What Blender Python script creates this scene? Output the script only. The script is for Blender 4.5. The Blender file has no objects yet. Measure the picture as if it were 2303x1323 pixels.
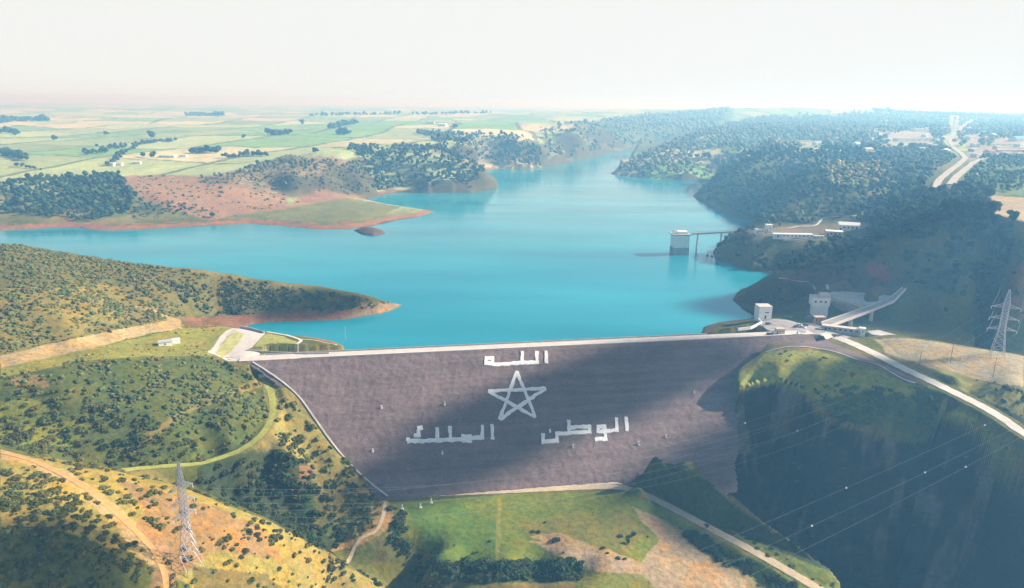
import bpy, bmesh, math, random
import numpy as np
from mathutils import Matrix, Vector
R = math.radians
rng = np.random.default_rng(7)
random.seed(7)
SC = bpy.context.scene
COL = SC.collection

# ------------------------------------------------------------------ camera
F, CX, CY, CAMZ = 1600.0, 1151.5, 661.5, 160.0
PITCH, ROLL = R(15.03), R(-0.55)
FWD = Vector((0, math.cos(PITCH), -math.sin(PITCH)))
RGT0 = Vector((1, 0, 0)); UP0 = RGT0.cross(FWD)
RGT = RGT0 * math.cos(ROLL) - UP0 * math.sin(ROLL)
UP = RGT0 * math.sin(ROLL) + UP0 * math.cos(ROLL)
cd = bpy.data.cameras.new('camera'); cam = bpy.data.objects.new('camera', cd); COL.objects.link(cam)
cd.sensor_width = 36; cd.lens = 36 * F / 2303; cd.clip_start = 1; cd.clip_end = 60000
M = Matrix.Identity(4)
for i in range(3):
    M[i][0] = RGT[i]; M[i][1] = UP[i]; M[i][2] = -FWD[i]
M[2][3] = CAMZ
cam.matrix_world = M
SC.camera = cam
RN, UN, FN = np.array(RGT), np.array(UP), np.array(FWD)

def ray(px, py):
    return FN + RN * ((px - CX) / F) - UN * ((py - CY) / F)
def at(px, py, z):                     # where the sight line of a photo point meets height z
    d = ray(px, py); t = (z - CAMZ) / d[2]
    return np.array([d[0] * t, d[1] * t, z])
def proj(x, y, z):                     # world -> photo point
    X = np.stack([x, y, z - CAMZ], -1)
    w = X @ FN
    return CX + F * (X @ RN) / w, CY - F * (X @ UN) / w

# ------------------------------------------------------------------ light
SUN_EL, SUN_AZ = R(30), R(79)          # azimuth clockwise from +Y
w = bpy.data.worlds.new('World'); SC.world = w; w.use_nodes = True
nt = w.node_tree; nt.nodes.clear()
sky = nt.nodes.new('ShaderNodeTexSky'); sky.sky_type = 'NISHITA'; sky.sun_disc = False
sky.sun_elevation = SUN_EL; sky.sun_rotation = SUN_AZ; sky.dust_density = 1.0; sky.air_density = 1.0; sky.ozone_density = 1.0
bg = nt.nodes.new('ShaderNodeBackground'); bg.inputs[1].default_value = 0.07
bg2 = nt.nodes.new('ShaderNodeBackground'); bg2.inputs[0].default_value = (0.94, 0.95, 0.925, 1); bg2.inputs[1].default_value = 0.51
tc = nt.nodes.new('ShaderNodeTexCoord'); sx = nt.nodes.new('ShaderNodeSeparateXYZ')
mr = nt.nodes.new('ShaderNodeMapRange'); mr.inputs[1].default_value = 0.155; mr.inputs[2].default_value = 0.21; mr.inputs[3].default_value = 1.0; mr.inputs[4].default_value = 0.0
mx = nt.nodes.new('ShaderNodeMixShader'); wo = nt.nodes.new('ShaderNodeOutputWorld')
L = nt.links
L.new(tc.outputs['Generated'], sx.inputs[0]); L.new(sx.outputs[2], mr.inputs[0]); L.new(mr.outputs[0], mx.inputs[0])
L.new(sky.outputs[0], bg.inputs[0]); L.new(bg.outputs[0], mx.inputs[1]); L.new(bg2.outputs[0], mx.inputs[2]); L.new(mx.outputs[0], wo.inputs[0])
sd = bpy.data.lights.new('sun', 'SUN'); sd.energy = 5.0; sd.angle = R(0.6); sd.color = (1.0, 0.94, 0.84)
sun = bpy.data.objects.new('sun', sd); COL.objects.link(sun)
SUNV = Vector((math.sin(SUN_AZ) * math.cos(SUN_EL), math.cos(SUN_AZ) * math.cos(SUN_EL), math.sin(SUN_EL)))
sun.rotation_euler = SUNV.to_track_quat('Z', 'Y').to_euler()
SC.view_settings.view_transform = 'Standard'; SC.view_settings.look = 'None'
SC.view_settings.exposure = 0.92; SC.view_settings.gamma = 1
SC.cycles.use_denoising = True
SC.cycles.max_bounces = 5; SC.cycles.volume_bounces = 0; SC.cycles.transparent_max_bounces = 8

# ------------------------------------------------------------------ helpers
def tag(o, label=None, cat=None, group=None, kind=None):
    if label: o['label'] = label
    if cat: o['category'] = cat
    if group: o['group'] = group
    if kind: o['kind'] = kind
    return o

def mat(name, color, rough=0.9, noise=None, bump=0.0, attr=False, spec=0.2, metal=0.0):
    """noise = (scale, amount[, scale2, amount2]) brightness variation in object metres"""
    m = bpy.data.materials.new(name); m.use_nodes = True
    t = m.node_tree; b = t.nodes['Principled BSDF']
    b.inputs['Roughness'].default_value = rough; b.inputs['Specular IOR Level'].default_value = spec; b.inputs['Metallic'].default_value = metal
    if attr:
        a = t.nodes.new('ShaderNodeVertexColor'); a.layer_name = 'col'; src = a.outputs[0]
    else:
        c = t.nodes.new('ShaderNodeRGB'); c.outputs[0].default_value = (*color, 1); src = c.outputs[0]
    co = t.nodes.new('ShaderNodeTexCoord')
    if noise:
        for k in range(0, len(noise), 2):
            n = t.nodes.new('ShaderNodeTexNoise'); n.inputs['Scale'].default_value = noise[k]; n.inputs['Detail'].default_value = 4
            t.links.new(co.outputs['Object'], n.inputs['Vector'])
            r = t.nodes.new('ShaderNodeMapRange'); r.inputs[1].default_value = 0.3; r.inputs[2].default_value = 0.7
            r.inputs[3].default_value = 1 - noise[k + 1]; r.inputs[4].default_value = 1 + noise[k + 1]
            t.links.new(n.outputs[0], r.inputs[0])
            mu = t.nodes.new('ShaderNodeVectorMath'); mu.operation = 'SCALE'
            t.links.new(src, mu.inputs[0]); t.links.new(r.outputs[0], mu.inputs['Scale']); src = mu.outputs[0]
            if bump and k == 0:
                bp = t.nodes.new('ShaderNodeBump'); bp.inputs['Strength'].default_value = bump; bp.inputs['Distance'].default_value = 1.0
                t.links.new(n.outputs[0], bp.inputs['Height']); t.links.new(bp.outputs[0], b.inputs['Normal'])
    if attr and name == 'ground_cover':            # drifts of dry and green growth
        for sc_, tint, lo, hi in ((.09, (1.35, 1.08, .70, 1), .45, .62), (.6, (.62, .80, .60, 1), .52, .66), (1.9, (1.25, 1.12, .85, 1), .5, .68)):
            n = t.nodes.new('ShaderNodeTexNoise'); n.inputs['Scale'].default_value = sc_; n.inputs['Detail'].default_value = 6; n.inputs['Roughness'].default_value = .65
            t.links.new(co.outputs['Object'], n.inputs['Vector'])
            r = t.nodes.new('ShaderNodeMapRange'); r.inputs[1].default_value = lo; r.inputs[2].default_value = hi
            t.links.new(n.outputs[0], r.inputs[0])
            x = t.nodes.new('ShaderNodeMix'); x.data_type = 'RGBA'; x.blend_type = 'MULTIPLY'; x.inputs[7].default_value = tint
            t.links.new(r.outputs[0], x.inputs[0]); t.links.new(src, x.inputs[6]); src = x.outputs[2]
    t.links.new(src, b.inputs['Base Color'])
    return m

def mesh_np(name, verts, faces, m=None, smooth=False, col=None, parent=None, mats=None, midx=None):
    """verts (n,3); faces (k,3|4) array"""
    me = bpy.data.meshes.new(name)
    verts = np.asarray(verts, np.float32); faces = np.asarray(faces, np.int32)
    n, k = faces.shape
    me.vertices.add(len(verts)); me.vertices.foreach_set('co', verts.ravel())
    me.loops.add(n * k); me.loops.foreach_set('vertex_index', faces.ravel())
    me.polygons.add(n); me.polygons.foreach_set('loop_start', np.arange(0, n * k, k, dtype=np.int32))
    me.polygons.foreach_set('loop_total', np.full(n, k, np.int32))
    if smooth: me.polygons.foreach_set('use_smooth', np.ones(n, bool))
    me.update(calc_edges=True)
    if col is not None:
        a = me.color_attributes.new('col', 'FLOAT_COLOR', 'POINT')
        a.data.foreach_set('color', np.concatenate([col, np.ones((len(col), 1))], 1).astype(np.float32).ravel())
    if m: me.materials.append(m)
    o = bpy.data.objects.new(name, me); COL.objects.link(o)
    if parent: o.parent = parent
    return o

def bm_obj(name, bm, m, parent=None, loc=None):
    me = bpy.data.meshes.new(name); bm.normal_update(); bm.to_mesh(me); bm.free()
    if m: me.materials.append(m)
    o = bpy.data.objects.new(name, me); COL.objects.link(o)
    if parent: o.parent = parent
    if loc is not None: o.location = loc
    return o

def empty(name, loc, rz=0.0):
    o = bpy.data.objects.new(name, None); COL.objects.link(o); o.location = loc; o.rotation_euler.z = rz
    o.empty_display_size = 2
    return o

def box(bm, c, s, rz=0.0, taper=1.0):
    """box centred in xy at c, base at c.z; s = full sizes; taper = top scale"""
    vs = []
    for z, k in ((0, 1.0), (s[2], taper)):
        for sx_, sy_ in ((-1, -1), (1, -1), (1, 1), (-1, 1)):
            x, y = sx_ * s[0] / 2 * k, sy_ * s[1] / 2 * k
            vs.append(bm.verts.new((c[0] + x * math.cos(rz) - y * math.sin(rz), c[1] + x * math.sin(rz) + y * math.cos(rz), c[2] + z)))
    for f in ((3, 2, 1, 0), (4, 5, 6, 7), (0, 1, 5, 4), (1, 2, 6, 5), (2, 3, 7, 6), (3, 0, 4, 7)):
        bm.faces.new([vs[i] for i in f])

def bar(bm, a, b, r, n=4, r2=None):
    a, b = Vector(a), Vector(b); d = (b - a)
    if d.length < 1e-6: return
    r2 = r if r2 is None else r2
    q = d.normalized().to_track_quat('Z', 'Y').to_matrix()
    A = [bm.verts.new(a + q @ Vector((r * math.cos(t), r * math.sin(t), 0))) for t in [2 * math.pi * (i + .5) / n for i in range(n)]]
    B = [bm.verts.new(b + q @ Vector((r2 * math.cos(t), r2 * math.sin(t), 0))) for t in [2 * math.pi * (i + .5) / n for i in range(n)]]
    for i in range(n):
        j = (i + 1) % n; bm.faces.new((A[i], A[j], B[j], B[i]))
    bm.faces.new(A[::-1]); bm.faces.new(B)

def hashn(ix, iy, seed):
    h = (ix.astype(np.int64) * 374761393 + iy.astype(np.int64) * 668265263 + seed * 1442695041) & 0xffffffff
    h = ((h ^ (h >> 13)) * 1274126177) & 0xffffffff
    return ((h ^ (h >> 16)) & 0xffff) / 65535.0
def vnoise(x, y, seed=0):
    ix, iy = np.floor(x), np.floor(y); fx, fy = x - ix, y - iy
    fx = fx * fx * (3 - 2 * fx); fy = fy * fy * (3 - 2 * fy)
    a = hashn(ix, iy, seed); b = hashn(ix + 1, iy, seed); c = hashn(ix, iy + 1, seed); d = hashn(ix + 1, iy + 1, seed)
    return (a + (b - a) * fx) * (1 - fy) + (c + (d - c) * fx) * fy
def fbm(x, y, s, oct=4, seed=0):
    t = 0; amp = 0.5
    for k in range(oct):
        t = t + amp * (vnoise(x / s + 17.3 * k, y / s - 9.1 * k, seed + k) - 0.5) * 2; amp *= 0.5; s = s / 2.03
    return t

def inpoly(x, y, poly):
    c = np.zeros(x.shape, bool); n = len(poly)
    for i in range(n):
        x1, y1 = poly[i][:2]; x2, y2 = poly[(i + 1) % n][:2]
        if y1 == y2: continue
        cond = ((y1 > y) != (y2 > y)) & (x < (x2 - x1) * (y - y1) / (y2 - y1) + x1)
        c ^= cond
    return c
def segdist(x, y, line, closed=False):
    d = np.full(x.shape, 1e9); n = len(line)
    for i in range(n if closed else n - 1):
        x1, y1 = line[i][:2]; x2, y2 = line[(i + 1) % n][:2]
        dx, dy = x2 - x1, y2 - y1; q = dx * dx + dy * dy + 1e-9
        t = np.clip(((x - x1) * dx + (y - y1) * dy) / q, 0, 1)
        d = np.minimum(d, np.hypot(x - x1 - t * dx, y - y1 - t * dy))
    return d
def sstep(a, b, x):
    t = np.clip((x - a) / (b - a), 0, 1); return t * t * (3 - 2 * t)

# ------------------------------------------------------------------ the dam's plane
CREST = 9.0
A0 = at(560, 812, CREST); A1 = at(1820, 752, CREST); T0 = at(1150, 1103, -44)
cdir = (A1 - A0)[:2]; cdir /= np.hypot(*cdir)
ndir = np.array([cdir[1], -cdir[0]])                 # downstream, horizontal
run = float((T0[:2] - A0[:2]) @ ndir); SLOPE = (CREST + 44) / run
DUMMY = 0
print('dam slope 1:%.2f length %.0f' % (1 / SLOPE, np.hypot(*(A1 - A0)[:2])))
def planez(x, y):
    return CREST - SLOPE * ((x - A0[0]) * ndir[0] + (y - A0[1]) * ndir[1])
def onplane(px, py):                                  # photo point on the dam's downstream face
    d = ray(px, py)
    k = SLOPE * (d[0] * ndir[0] + d[1] * ndir[1]) ; 
    c = CREST + SLOPE * (A0[0] * ndir[0] + A0[1] * ndir[1])
    t = (c - CAMZ) / (d[2] + k)
    return np.array([d[0] * t, d[1] * t, CAMZ + d[2] * t])

# ------------------------------------------------------------------ terrain heights
ctrl = []
def C(*pts):
    for p in pts: ctrl.append(at(*p))
def W(x, y, z): ctrl.append(np.array([x, y, z], float))
def D_(px, py, dz=0.0):
    p = onplane(px, py).copy(); p[2] += dz; ctrl.append(p)

# left foreground spur with the pylon
C((0,1010,20),(78,1030,19),(250,1057,10),(383,1088,4),(430,1104,0),(520,1140,-7),(610,1174,-15),(684,1213,-23),(727,1241,-30),(781,1276,-38),(860,1320,-50))
C((0,1100,21),(150,1110,17),(0,1200,18),(150,1200,14),(300,1160,6),(425,1200,-3),(425,1285,-9),(550,1250,-14),(0,1323,13),(150,1323,6),(300,1323,-3),(430,1323,-12),(600,1323,-25),(750,1323,-42),(650,1280,-26))
W(-260,150,20); W(-120,130,0); W(0,120,-50); W(-200,100,10); W(60,140,-52); W(-400,200,40); W(150,120,-60); W(300,150,-80)
# behind the spur: the gully
C((60,1028,6),(240,1052,-8),(383,1086,-16),(430,1100,-20),(520,1137,-28),(610,1168,-36),(684,1207,-44),(727,1236,-49),(781,1268,-53))
# middle mound
C((0,820,27),(0,860,24),(120,830,25),(250,805,23),(330,800,19),(400,800,15),(470,800,11),(520,820,7),(570,850,1),(600,880,-4))
C((0,940,12),(0,1000,6),(150,900,16),(150,1000,0),(300,880,13),(300,960,3),(300,1030,-7),(450,880,6),(450,960,-4),(450,1020,-11),(540,900,-1),(550,970,-9))
C((270,1058,-9),(350,1050,-10),(450,1045,-13),(540,1012,-13),(590,975,-12),(612,920,-9),(604,860,-3))
C((60,1020,4),(150,1040,-4))
# slope under the track and the gully floor
C((460,1060,-20),(560,1060,-26),(520,1110,-31),(620,1030,-20),(600,1110,-34),(640,1010,-17),(660,1080,-30),(650,1150,-42),(700,1190,-47),(700,1120,-37),(735,1060,-31),(690,990,-21),(650,930,-11),(700,1040,-29))
C((780,1225,-51),(740,1240,-50),(770,1150,-45),(800,1110,-40),(830,1160,-45),(850,1190,-46),(800,1225,-49),(865,1140,-44))
C((880,1250,-52),(890,1310,-62),(940,1310,-63),(960,1290,-58),(850,1280,-56))
# left abutment
C((400,730,12),(330,745,14),(250,765,18),(120,790,24),(380,765,11),(300,780,14),(440,760,9.5),(500,800,8.6),(480,790,8.8),(540,740,8.6),(510,745,8.8),(560,775,8.6),(620,770,8.6),(600,790,8.6),(700,785,8.4),(440,725,10),(510,733,8),(560,812,8.6))
C((590,745,7.2),(640,752,6.5),(700,762,5.5),(740,772,6),(765,784,7.5),(700,775,7.5),(640,765,8))
# dam contact, left
for p in ((600,835),(640,870),(680,905),(720,955),(760,1010),(800,1055),(840,1095),(870,1117)): D_(p[0]-6, p[1]+2, 0.6)
for p in ((570,840),(620,885),(665,935),(700,985),(740,1040),(785,1085),(825,1125)): D_(p[0], p[1], 3.0)
# under the dam
for p in ((650,830),(800,830),(1000,820),(1200,815),(1400,805),(1600,800),(750,930),(900,930),(1100,920),(1300,910),(1500,900),(1600,860),(850,1040),(1000,1020),(1200,1010),(1400,1000),(1550,960),(1500,1000)): D_(p[0], p[1], -9)
# meadow at the toe
C((905,1140,-44.5),(870,1130,-44),(1000,1120,-44.3),(1150,1112,-44.3),(1300,1105,-44.3),(1400,1102,-44.2),(1100,1200,-45),(950,1200,-46),(970,1255,-47),(1300,1250,-46),(1450,1200,-45),(1450,1300,-47),(1550,1300,-48),(1700,1323,-50),(1620,1323,-49),(1350,1265,-46),(1320,1320,-47),(1400,1320,-47),(1000,1262,-47),(1150,1265,-47),(1280,1268,-46.5))
C((1050,1285,-52),(1200,1285,-52),(1290,1290,-51),(1000,1290,-52),(1050,1320,-52),(1200,1320,-52),(985,1320,-56))
# toe road and the rib beside the gorge
C((1430,1100,-44),(1500,1135,-44.2),(1600,1190,-44.6),(1700,1245,-45),(1830,1318,-45.5))
C((1540,1190,-47),(1620,1240,-48),(1700,1290,-49),(1480,1160,-45.5))
C((1445,1070,-40),(1450,1045,-29),(1470,1015,-19),(1510,1036,-22.5),(1555,1060,-26),(1650,1115,-33),(1720,1175,-38),(1800,1230,-42),(1865,1280,-45.5),(1500,1075,-34),(1560,1110,-37),(1650,1170,-42),(1750,1235,-44),(1840,1290,-45.5))
C((1600,1080,-55),(1650,1105,-66),(1700,1150,-72),(1760,1195,-78),(1810,1230,-80),(1875,1283,-84),(1900,1323,-90))
# right gorge wall and the shelf above it
C((1722,792,6),(1700,835,-1),(1665,862,-5),(1760,800,7),(1830,792,7.5),(1830,830,5),(1760,850,0),(1900,850,4),(1830,870,-2),(1950,870,2),(2050,866,5),(2110,890,3),(2000,905,-4),(1900,905,-8),(1830,895,-7),(1750,880,-8),(1900,940,-17),(2000,960,-16),(2080,960,-14),(1830,920,-16))
C((1690,880,-12),(1700,1000,-42),(1700,1080,-58),(1750,960,-32),(1800,1060,-52),(1900,1050,-44),(1900,1200,-70),(1950,1323,-92),(2000,1100,-50),(2050,1220,-72),(2100,1323,-90),(2100,1050,-38),(2200,1150,-56),(2250,1250,-74),(2303,1323,-86),(1720,1130,-68))
C((2150,925,1),(2200,955,-2),(2150,965,-10),(2200,1000,-14),(2260,1010,-6),(2303,1050,-8),(2280,1060,-20),(2303,1120,-34),(2240,1030,-22))
# right bank road, plaza and shoulder
C((1850,757,8.6),(1900,785,8.2),(1960,810,7.6),(2070,860,6.6),(2000,822,7.4),(2130,880,5.4),(2200,915,4),(2250,945,2.6),(2303,978,1),(1640,745,8.6),(1700,735,8.6),(1760,720,8.6),(1830,735,8.6),(1780,745,8.6),(1700,750,8.6),(1950,765,8.4),(2050,790,8),(2150,820,7),(2237,850,6),(2303,870,5),(2150,855,5.5),(2200,880,4.5),(2303,835,5.5),(2100,800,8),(1980,770,8.4),(2240,900,2),(2290,890,3))
C((2010,752,8.3),(2100,765,8),(2180,780,7.5),(2303,805,6.5))
C((2030,748,-8),(2100,757,-14),(2180,770,-16),(2303,795,-18),(1980,742,-6),(1945,735,-2))
W(430,240,0); W(520,300,5); W(600,450,20); W(420,180,-30)
# spillway basin (concrete, modelled) and dark slope behind
C((1880,680,3),(1840,705,0),(1900,720,-5),(1960,700,-3),(1800,690,0),(1820,672,5),(1700,716,3),(1640,735,4))
C((1700,700,3),(1720,690,3))
C((1740,630,20),(1760,640,20),(1820,655,17),(1700,660,8),(1760,680,5),(1680,672,3),(1700,640,12))
C((1780,622,22),(1850,640,22),(1950,660,20),(2000,655,21),(2040,640,23),(1900,610,32),(2000,610,36),(1850,590,28),(1780,600,14),(1730,600,8),(2060,660,12),(2100,690,2),(2200,740,-12),(2120,730,-10),(2303,760,-14),(2150,620,32),(2250,680,12),(2303,620,36),(2303,700,8),(2200,640,26),(2050,700,-2),(2000,715,-6))
C((1690,575,18),(1650,560,14),(1640,540,18),(1700,540,25),(1780,545,25),(1850,545,26),(1660,525,22),(1690,520,25),(1830,525,27),(1900,510,30),(1950,500,34),(1760,500,27),(1720,505,22),(1850,490,30),(1800,570,18),(1930,550,32))
C((2000,560,44),(2100,540,54),(2200,530,57),(2280,560,54),(2303,600,42),(2000,480,48),(2100,460,58),(2200,460,60),(2303,480,60),(2050,520,52),(2303,540,58))
C((2100,430,62),(2000,420,56),(1950,440,50),(2200,400,66),(2303,400,68),(1900,470,40),(1850,430,50),(1780,460,38),(1720,480,18),(1800,400,60),(1900,390,62),(2000,370,68),(2100,350,72),(2200,340,74),(2303,340,74))
# wooded headland C
C((1560,438,2),(1600,412,22),(1640,377,42),(1690,347,56),(1740,333,62),(1800,340,62),(1650,430,22),(1720,430,34),(1700,390,46),(1780,380,56),(1620,455,8),(1680,475,8),(1750,420,42))
C((1600,408,-4),(1640,372,10),(1690,342,34),(1560,435,-4))
C((1850,320,68),(1950,310,74),(2050,300,78),(2150,300,78),(2303,300,78),(1900,280,80),(2050,275,80),(2200,275,80),(2303,275,80))
# headland B
C((1380,390,3),(1420,368,20),(1460,345,40),(1500,328,52),(1560,305,66),(1640,290,72),(1720,275,78),(1480,385,14),(1560,385,22),(1620,370,40),(1560,340,48),(1640,330,60),(1800,270,82))
C((1420,364,4),(1460,340,12),(1500,322,30),(1560,300,50))
# left bank beyond the narrows
C((1225,375,3),(1260,355,22),(1300,345,40),(1350,330,52),(1400,328,24),(1300,300,72),(1380,300,70),(1440,300,66),(1250,310,60),(1200,295,74),(1440,326,8),(1350,285,80),(1250,280,80))
# headland 3
C((940,305,68),(1000,298,74),(1100,300,76),(1170,310,70),(1210,335,52),(1222,365,12),(1150,350,42),(1150,372,8),(1050,330,62),(1000,320,66),(1080,352,44),(1200,375,4))
# headland 2
C((790,330,62),(850,320,68),(920,320,70),(980,335,64),(1040,355,52),(1085,380,38),(1108,400,22),(1110,418,8),(1050,415,14),(950,415,16),(850,415,14),(830,380,34),(900,370,42),(1000,375,40),(1060,390,30),(800,355,54))
C((1040,352,30),(1085,376,12),(1108,395,3),(980,331,52))
# left shore, slopes and fields
C((650,355,56),(720,355,56),(790,370,50),(820,395,34),(830,425,8),(740,400,36),(700,420,26),(770,425,16),(660,400,40),(600,380,46),(550,405,38),(620,430,20),(700,450,10),(780,450,8),(840,462,6),(900,470,4),(950,477,1.5),(650,470,8),(750,485,6),(820,490,4))
C((480,400,40),(430,395,40),(380,400,38),(300,398,38),(240,396,38),(200,400,38),(120,408,34),(0,415,34),(50,450,22),(150,450,20),(220,450,22),(300,440,26),(300,480,8),(200,490,7),(100,495,6),(0,500,5),(380,450,22),(450,470,12),(520,450,18),(560,470,10),(480,490,5),(600,490,5),(350,495,4),(450,430,28))
C((0,380,44),(100,385,42),(250,370,44),(400,365,46),(500,360,48),(580,345,54),(0,340,50),(200,340,48),(350,330,50),(480,335,55),(600,320,58),(700,330,60),(0,310,55),(200,305,52),(350,310,54),(500,300,60),(700,295,66),(850,285,72),(0,285,60),(200,280,62),(400,275,66),(600,275,70),(800,265,78),(1000,265,84),(1150,260,88))
# near peninsula
C((0,547,48),(150,580,44),(300,600,36),(450,625,27),(600,640,20),(720,650,15.5),(800,663,11.5),(850,672,8),(885,681,3))
C((375,613,32),(525,633,23),(660,645,18),(760,656,13.5))
C((0,556,18),(150,588,15),(300,611,12),(450,634,9),(600,651,6),(720,660,4),(800,670,3))
C((0,650,44),(0,740,34),(0,800,29),(150,640,40),(300,640,29),(270,680,23),(150,720,33),(100,770,27),(200,700,30),(380,690,16),(330,720,18),(400,710,10),(500,660,15.5),(500,695,5),(600,700,3.4),(700,700,4),(800,695,4),(860,692,2.5),(450,715,4),(550,718,2.5),(600,670,12),(700,675,10),(760,675,9.5),(200,750,22))
W(-900,450,60); W(-700,250,60); W(-1400,900,30); W(-520,760,4); W(-700,600,30)
# far range and edges
for x in (-9000,-5000,-2500,0,2500,5000,9000):
    W(x, 6500, 84 + (40 if 0 < x < 3000 else 0)); W(x * 1.3, 13000, 60)
W(1700,4800,130); W(2600,5200,135); W(1100,5200,118); W(3600,5600,110); W(500,5000,100); W(-3000,4500,74); W(3500,3500,85)
W(1200,900,70); W(900,500,50); W(1500,1500,78); W(700,330,10)
# lake bed
for p in ((200,545),(500,570),(800,570),(1000,600),(1200,500),(1250,430),(1350,380),(1300,700),(850,740),(1500,650),(1450,500),(1450,430),(1100,680),(1000,740),(1500,720)): ctrl.append(at(*p, 0) - np.array([0, 0, 14.0]))

def P0(pts): return np.array([at(a, b, 0.0)[:2] for a, b in pts])
LAKE = P0([(760,812),(1600,785),(1578,752),(1583,736),(1620,726),(1690,717),(1698,711),(1670,695),(1648,675),(1665,655),(1700,640),(1735,625),(1740,613),(1720,612),(1660,603),(1640,590),(1612,585),(1605,566),(1618,546),(1650,525),(1672,511),(1698,499),(1675,494),(1620,476),(1589,460),(1557,442),(1600,418),(1660,404),(1590,407),(1480,403),(1372,392),(1400,372),(1450,345),(1457,333),(1400,339),(1330,352),(1290,363),(1225,378),(1150,381),(1120,378),(1070,388),(1080,400),(1112,408),(1118,425),(1060,433),(940,434),(876,434),(853,442),(822,449),(874,460),(922,468),(978,476),(943,488),(895,495),(839,508),(790,515),(713,516),(626,508),(556,503),(487,507),(348,515),(285,518),(222,519),(181,513),(122,512),(70,515),(0,519),(-600,535),(-600,600),(0,572),(150,598),(300,622),(450,643),(600,660),(720,668),(800,676),(860,683),(905,686),(882,697),(860,703),(800,714),(750,720),(650,723),(577,727),(552,733),(593,747),(632,753),(700,759),(745,768),(775,786)])
for q_ in LAKE[2:-1]: ctrl.append(np.array([q_[0], q_[1], .4]))
ctrl = np.array(ctrl)
def warp(x, y):
    y = np.maximum(y, 60.0); return x / (y + 40) * 1300, np.log(y) * 1100
cu, cv = warp(ctrl[:, 0], ctrl[:, 1])
def kern(r2): return np.sqrt(r2 + 24.0 ** 2)
n_ = len(ctrl)
A_ = np.zeros((n_ + 3, n_ + 3)); A_[:n_, :n_] = kern((cu[:, None] - cu) ** 2 + (cv[:, None] - cv) ** 2) - np.eye(n_) * 1.5
Pm = np.stack([np.ones(n_), cu / 1000, cv / 1000], 1); A_[:n_, n_:] = Pm; A_[n_:, :n_] = Pm.T
wts = np.linalg.solve(A_, np.concatenate([ctrl[:, 2], np.zeros(3)]))
def rbf(x, y):
    u, v = warp(x, y); sh = u.shape; u = u.ravel(); v = v.ravel(); out = np.empty(len(u))
    wt = wts[:n_].astype(np.float32); cu32, cv32 = cu.astype(np.float32), cv.astype(np.float32)
    for i in range(0, len(u), 20000):
        a = u[i:i + 20000].astype(np.float32)[:, None] - cu32; b = v[i:i + 20000].astype(np.float32)[:, None] - cv32
        out[i:i + 20000] = np.sqrt(a * a + b * b + 576.0) @ wt
    return (out + wts[n_] + wts[n_ + 1] * u / 1000 + wts[n_ + 2] * v / 1000).reshape(sh)

ISLE = P0([(795,519),(812,528),(840,531),(868,526),(862,519),(845,514),(815,511)])
FACE_PX = [(560,812),(640,868),(690,912),(725,960),(760,1012),(800,1057),(845,1098),(872,1117),(1150,1104),(1425,1086),(1450,1062),(1480,1048),(1560,1082),(1668,1140),(1660,1000),(1652,866),(1700,838),(1722,792),(1840,790),(1900,752),(1840,748)]

UW, VH = 900, 1240
us = np.linspace(-1.12, 1.12, UW); vv_ = np.linspace(math.log(110), math.log(16000), 4000); yy_ = np.exp(vv_)
den_ = np.where(yy_ < 300, 1.3, np.where(yy_ < 425, 4.2, np.where(yy_ < 1300, 1.3, .7))); den_ = np.convolve(np.pad(den_, 40, 'edge'), np.ones(81) / 81, 'valid')
cdf_ = np.concatenate([[0], np.cumsum((den_[1:] + den_[:-1]) / 2)]); cdf_ /= cdf_[-1]
vs_ = np.interp(np.linspace(0, 1, VH), cdf_, vv_)
GY = np.exp(vs_)[:, None] * np.ones(UW); GX = us[None, :] * (GY + 40)
GZ = rbf(GX, GY)
# natural relief on top of the controls, growing with distance
rel = fbm(GX, GY, 40, 4, 3) * np.clip(GY / 400, 0.5, 1.6) * 1.2 + fbm(GX, GY, 160, 4, 11) * sstep(700, 1500, GY) * 6 + fbm(GX, GY, 900, 4, 23) * sstep(2000, 5000, GY) * 22
flat = [(P0([(905,1140),(1400,1105),(1830,1323),(1300,1323),(980,1270)]), 0.35)]
MASKCALM = np.ones_like(GZ)
def calm(px_poly, z, k):
    """less relief inside a photo polygon lying at height z"""
    poly = np.array([at(a, b, z)[:2] for a, b in px_poly]); m = inpoly(GX, GY, poly); MASKCALM[m] = np.minimum(MASKCALM[m], k)
    return m
calm([(870,1120),(1430,1086),(1860,1323),(1300,1323),(960,1265)], -45, 0.15)
calm([(470,800),(540,730),(780,790),(560,815)], 8.6, 0.02)
calm([(1560,760),(1680,700),(1830,690),(1960,760),(2303,960),(2303,1000),(2070,865),(1830,760)], 8.0, 0.05)
calm([(1960,750),(2303,800),(2303,880),(2100,860)], 7.0, 0.25)
gorge = inpoly(GX, GY, np.array([at(a, b, z)[:2] for a, b, z in [(1680,870,-10),(1700,1130,-68),(1900,1323,-90),(2400,1400,-90),(2400,1100,-30),(2200,980,-12),(2110,970,-14),(1900,930,-14)]]))
rel = rel + gorge * (fbm(GX + GY * .3, GY, 26, 5, 31) * 9 - 5 * np.abs(fbm(GX, GY * .35, 17, 3, 37)))
GZ = GZ + rel * MASKCALM
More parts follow.
